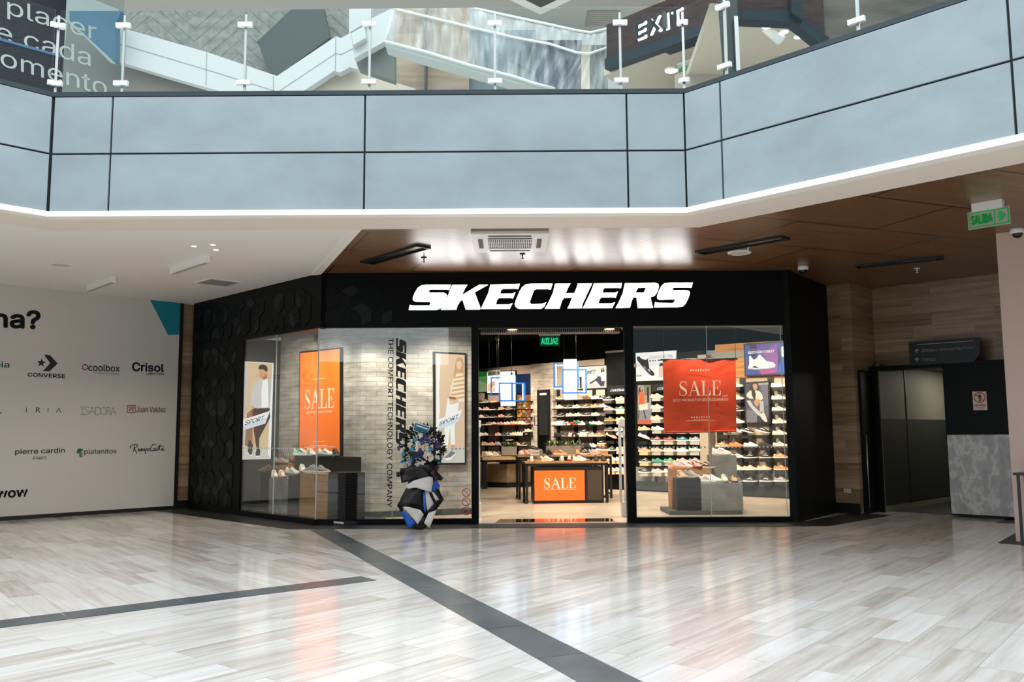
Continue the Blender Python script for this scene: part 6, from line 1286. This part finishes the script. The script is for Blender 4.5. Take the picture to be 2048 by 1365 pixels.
v0 = flat(1370, 123, 9.0); fq = Fr(v0.x, v0.y, -45); (ua, za), (ub, zb) = fq.uz(1355, 130), fq.uz(1386, 143)
ex4 = thing('exit_sign', 'pale hanging sign with green mirrored letters on the upper level', 'exit sign', fq.M((ua+ub)/2, 0, za)); w2_ = (ub-ua)/2; hh = za-fq.uz(1358, 149)[1]
MB().box(-w2_, w2_, 0, .01, -hh, 0).build('plate', mat('pale_sign', (196, 206, 190), .5), ex4); add_text(MB(), 'SALIDA', [(-w2_*.85, -hh*.35), (w2_*.85, -hh*.35), (w2_*.85, -hh*.9), (-w2_*.85, -hh*.9)], -.004, 0, .04, flip=True).build('lettering', EG, ex4); MB().box(-w2_, w2_, -.02, .03, 0, .08).build('mount', WHITEP, ex4); MB().tube([(0, 0, .08), (0, 0, 9.0-za)], .008).build('stem', BLACKM, ex4)
du = MB().tube([tuple(flat(1465, -4, 8.75)), tuple(flat(1562, 80, 8.2))], .1, 14, r2=.1).build('air_duct', WHITEP); tag(du, 'round white pipe crossing above the lamps of the upper right shop', 'pipe')
# air conditioner corner at the top of the picture
v = flat(1083, -14, 9.0); t = thing('air_conditioner', 'ceiling cassette cut off by the top of the picture on the upper level', 'air conditioner', Matrix.Translation((v.x, v.y, 9.0)) @ Matrix.Rotation(math.radians(45), 4, 'Z'))
MB().box(-.5, .5, -.5, .5, -.04, 0).build('cover', mat('cassette_grey', (176, 178, 172), .5), t); MB().box(-.3, .3, -.3, .3, -.05, -.04).build('grille', mat('grille_dark', (30, 36, 30), .6), t)
# opposite side of the hall, mirrored in the shop windows
struct('wall_rear_fascia', MB().prism([(-16, -3.2), (-4.3, -3.2), (-2.4, -5.1), (-2.6, -5.4), (-4.5, -3.6), (-16, -3.6)], 3.98, 5.4), mat('rear_white_fascia', (246, 248, 247), .5))
struct('floor_rear_upper', MB().prism([(-18, -3.6), (-4.5, -3.6), (-2.6, -5.4), (16, -5.4), (16, -14), (-18, -14)], 4.1, 5.3), mat('rear_teal_edge', (66, 84, 86), .6))
struct('wall_rear', MB().box(-20, 20, -14.3, -14, 0, 9), mat('rear_taupe', (140, 128, 112), .8))
# ------------------------------------------------------------------ flower arrangement standing before the left window
fx, fy = -1.36, 13.2
fl_ = thing('flower_arrangement', 'tall stand of blue, purple and white flowers in black, white and blue paper', 'flowers', Matrix.Translation((fx, fy, 0)))
FFl = Fr(fx, fy, 0); c6 = crop(760, 820, 5.46)
PB, PW, PU = mat('black_paper', (14, 15, 17), .35), mat('white_paper', (214, 210, 206), .7), mat('blue_paper', (20, 88, 196), .45)
MB().lathe([(.05, .12), (.12, .2), (.27, .5), (.2, .78), (.25, .9), (.2, 1.0), (.001, 1.0)], (0, .12, 0), 14).build('core', PB, fl_)
import bmesh
def paper(pts, m, k, r=.36):
    P = [FFl.uz(*c6(*p), -.05) for p in pts]; mb = MB(); mb.poly([(u, 0, z) for u, z in P])
    bm = bmesh.new(); vs_ = [bm.verts.new(v) for v in mb.v]
    for f in mb.f: bm.faces.new([vs_[i] for i in f])
    bmesh.ops.remove_doubles(bm, verts=bm.verts[:], dist=1e-5); bmesh.ops.subdivide_edges(bm, edges=bm.edges[:], cuts=3, use_grid_fill=True)
    for v in bm.verts:
        x = max(-r*.98, min(r*.98, v.co.x)); v.co.y = .12-math.sqrt(r*r-x*x)*.75-.012*k+.03*math.sin(v.co.z*16+k*1.7)*math.sin(v.co.x*11+k)
    me = bpy.data.meshes.new('paper_sheet'); bm.to_mesh(me); bm.free(); me.materials.append(m)
    for p in me.polygons: p.use_smooth = True
    o = bpy.data.objects.new('paper_sheet', me); COL.objects.link(o); o.parent = fl_
    sd = o.modifiers.new('thickness', 'SOLIDIFY'); sd.thickness = .003
for k, (m, pts) in enumerate([(PB, '500,870 640,870 697,985 600,1115 515,1125'), (PB, '290,850 480,850 500,1092 270,1052 240,1140 175,1055'), (PB, '255,1120 400,1190 500,1150 560,1240 470,1305 340,1290'), (PU, '575,880 590,800 612,760 662,830 610,882'), (PB, '555,692 600,645 690,742 682,772 600,765'), (PW, '500,885 540,890 595,1020 530,1100 512,1000'), (PW, '575,895 592,890 652,975 622,992'), (PU, '480,905 500,880 520,1112 497,1112'), (PB, '178,682 226,672 226,732 178,736'), (PB, '222,640 300,632 520,636 562,682 540,716 400,762 245,796 226,700'), (PW, '268,835 390,765 540,720 585,735 592,790 575,896 490,866 400,840 330,858'), (PU, '235,1120 275,1088 405,1220 330,1286'), (PW, '262,1055 330,1050 460,1080 495,1130 430,1234'), (PW, '545,1112 630,1086 560,1276 502,1215')]): paper(_p(pts), m, k)
for a in (0, 2.1, 4.2): MB().tube([(.02*math.cos(a), .1+.02*math.sin(a), .3), (.10*math.cos(a), .08+.10*math.sin(a), 0)], .008, 6).build('leg', mat('stick_wood', (150, 110, 70), .7), fl_)
MB().tube([(0, -.2, .17), (0, -.17, .0)], .006, 6).build('leg', MATS['stick_wood'], fl_)
rf = random.Random(11); m = MB(); CZ = 1.2
DG = [mat('dark_leaf_%d' % i, c, .5) for i, c in enumerate(((22, 36, 24), (30, 50, 34), (58, 82, 52), (16, 26, 22)))]
def sph(t, p, r=1.0): return Vector((.31*r*math.cos(t)*math.cos(p), .12+.28*r*math.sin(t)*math.cos(p), CZ+.30*r*math.sin(p)))
for i in range(620):
    t, p = rf.uniform(0, 6.283), rf.uniform(-1.2, 1.4); c = sph(t, p, rf.uniform(.75, 1.02)); d = (c-Vector((0, .12, CZ))).normalized(); d = (d+Vector((rf.uniform(-.7, .7), rf.uniform(-.7, .7), rf.uniform(-.6, .6)))).normalized()
    n = d.cross(Vector((rf.uniform(-1, 1), rf.uniform(-1, 1), rf.uniform(-1, 1)))).normalized(); l = rf.uniform(.05, .11); w = l*.28
    m.face([c, c+d*l*.5-n*w, c+d*l, c+d*l*.5+n*w], rf.randrange(4))
o = m.build('foliage', DG, fl_); o['kind'] = 'stuff'
def bloom(name, X, Y, r, mt, n, sub):
    u, z = FFl.uz(*c6(X, Y), -.15); dx, dz = u, z-CZ; y = .12-.29*math.sqrt(max(.02, 1-(dx/.33)**2-(dz/.32)**2))-.02; b = MB(); rr_ = random.Random(int(X*7+Y))
    for i in range(n):
        a = rr_.uniform(0, 6.283); q = r*math.sqrt(rr_.random())*.8 if i else 0; cx_, cz_ = q*math.cos(a), q*math.sin(a); b.lathe([(.001, -sub), (sub*.7, -sub*.7), (sub, 0), (sub*.7, sub*.7), (.001, sub)], (cx_, -math.sqrt(max(0, r*r-q*q))*.6+rr_.uniform(-.01, .01), cz_), 7)
    b.build(name, mt, fl_, Matrix.Translation((u, y, z)))
WF, BR_, PF, NF, LF = mat('white_petal', (226, 220, 204), .7), mat('blue_rose_petal', (60, 150, 200), .6), mat('purple_petal', (72, 66, 122), .7), mat('navy_petal', (44, 50, 104), .7), mat('pale_blue_petal', (134, 164, 190), .7)
for X, Y in ((245, 350), (335, 372), (450, 290), (415, 375), (412, 425), (240, 430), (490, 495), (540, 485), (545, 540), (575, 520), (622, 520), (310, 590), (410, 590), (590, 335), (232, 600), (386, 645), (470, 575)): bloom('white_flower', X, Y, .045, WF, 11, .018)
for X, Y in ((390, 335), (352, 437), (243, 485), (548, 430), (228, 575), (632, 580)): bloom('blue_rose', X, Y, .034, BR_, 9, .019)
for X, Y in ((520, 325), (490, 300), (560, 350), (632, 390), (205, 425), (470, 345)): bloom('purple_flower', X, Y, .06, PF, 26, .012)
for X, Y in ((400, 490), (440, 470), (380, 520), (450, 510), (365, 600)): bloom('navy_flower', X, Y, .055, NF, 26, .012)
bloom('hydrangea', 325, 545, .06, LF, 30, .012)
cdp = [FFl.uz(*c6(*p), -.05) for p in ((378, 135), (550, 185), (510, 285), (358, 225))]
MB().prism(cdp, -.05, -.045, axis='y').build('gift_card', mat('card_edge_white', (220, 226, 224), .6), fl_)
f = quadmap(cdp); MB().poly([(u, -.052, z) for u, z in (f(.05, .08), f(.95, .08), f(.95, .92), f(.05, .92))]).build('card_face', mat('card_teal', (14, 110, 130), .6), fl_)
strokes(MB(), f, -.054, [[(.18, .70), (.86, .68)]], .022).build('print_bar', mat('card_white', (214, 226, 230), .6), fl_)
strokes(MB(), f, -.054, [[(.4, .22), (.62, .22)]], .012).build('small_print', MATS['card_white'], fl_)
for x in (-.04, .05): MB().tube([(x, -.03, cdp[2][1]+.06), (x*.5, .08, 1.2)], .004, 6).build('card_stick', MATS['stick_wood'], fl_)
# warm lamps make floor pools; paler ones are fill added under the white ceiling
for px, py, e in ((1800, 524, 80), (1520, 483, 25), (225, 560, 60), (385, 520, 60), (60, 520, 60), (395, 585, 90)):
    v = flat(px, py, ZC-.15); spot('fitting_and_fill_lamp', (v.x, v.y, v.z), (v.x, v.y, 0), e, (1, .80, .58) if px in (1800, 1520, 395) else (1, .93, .84), 130, .9, .12)
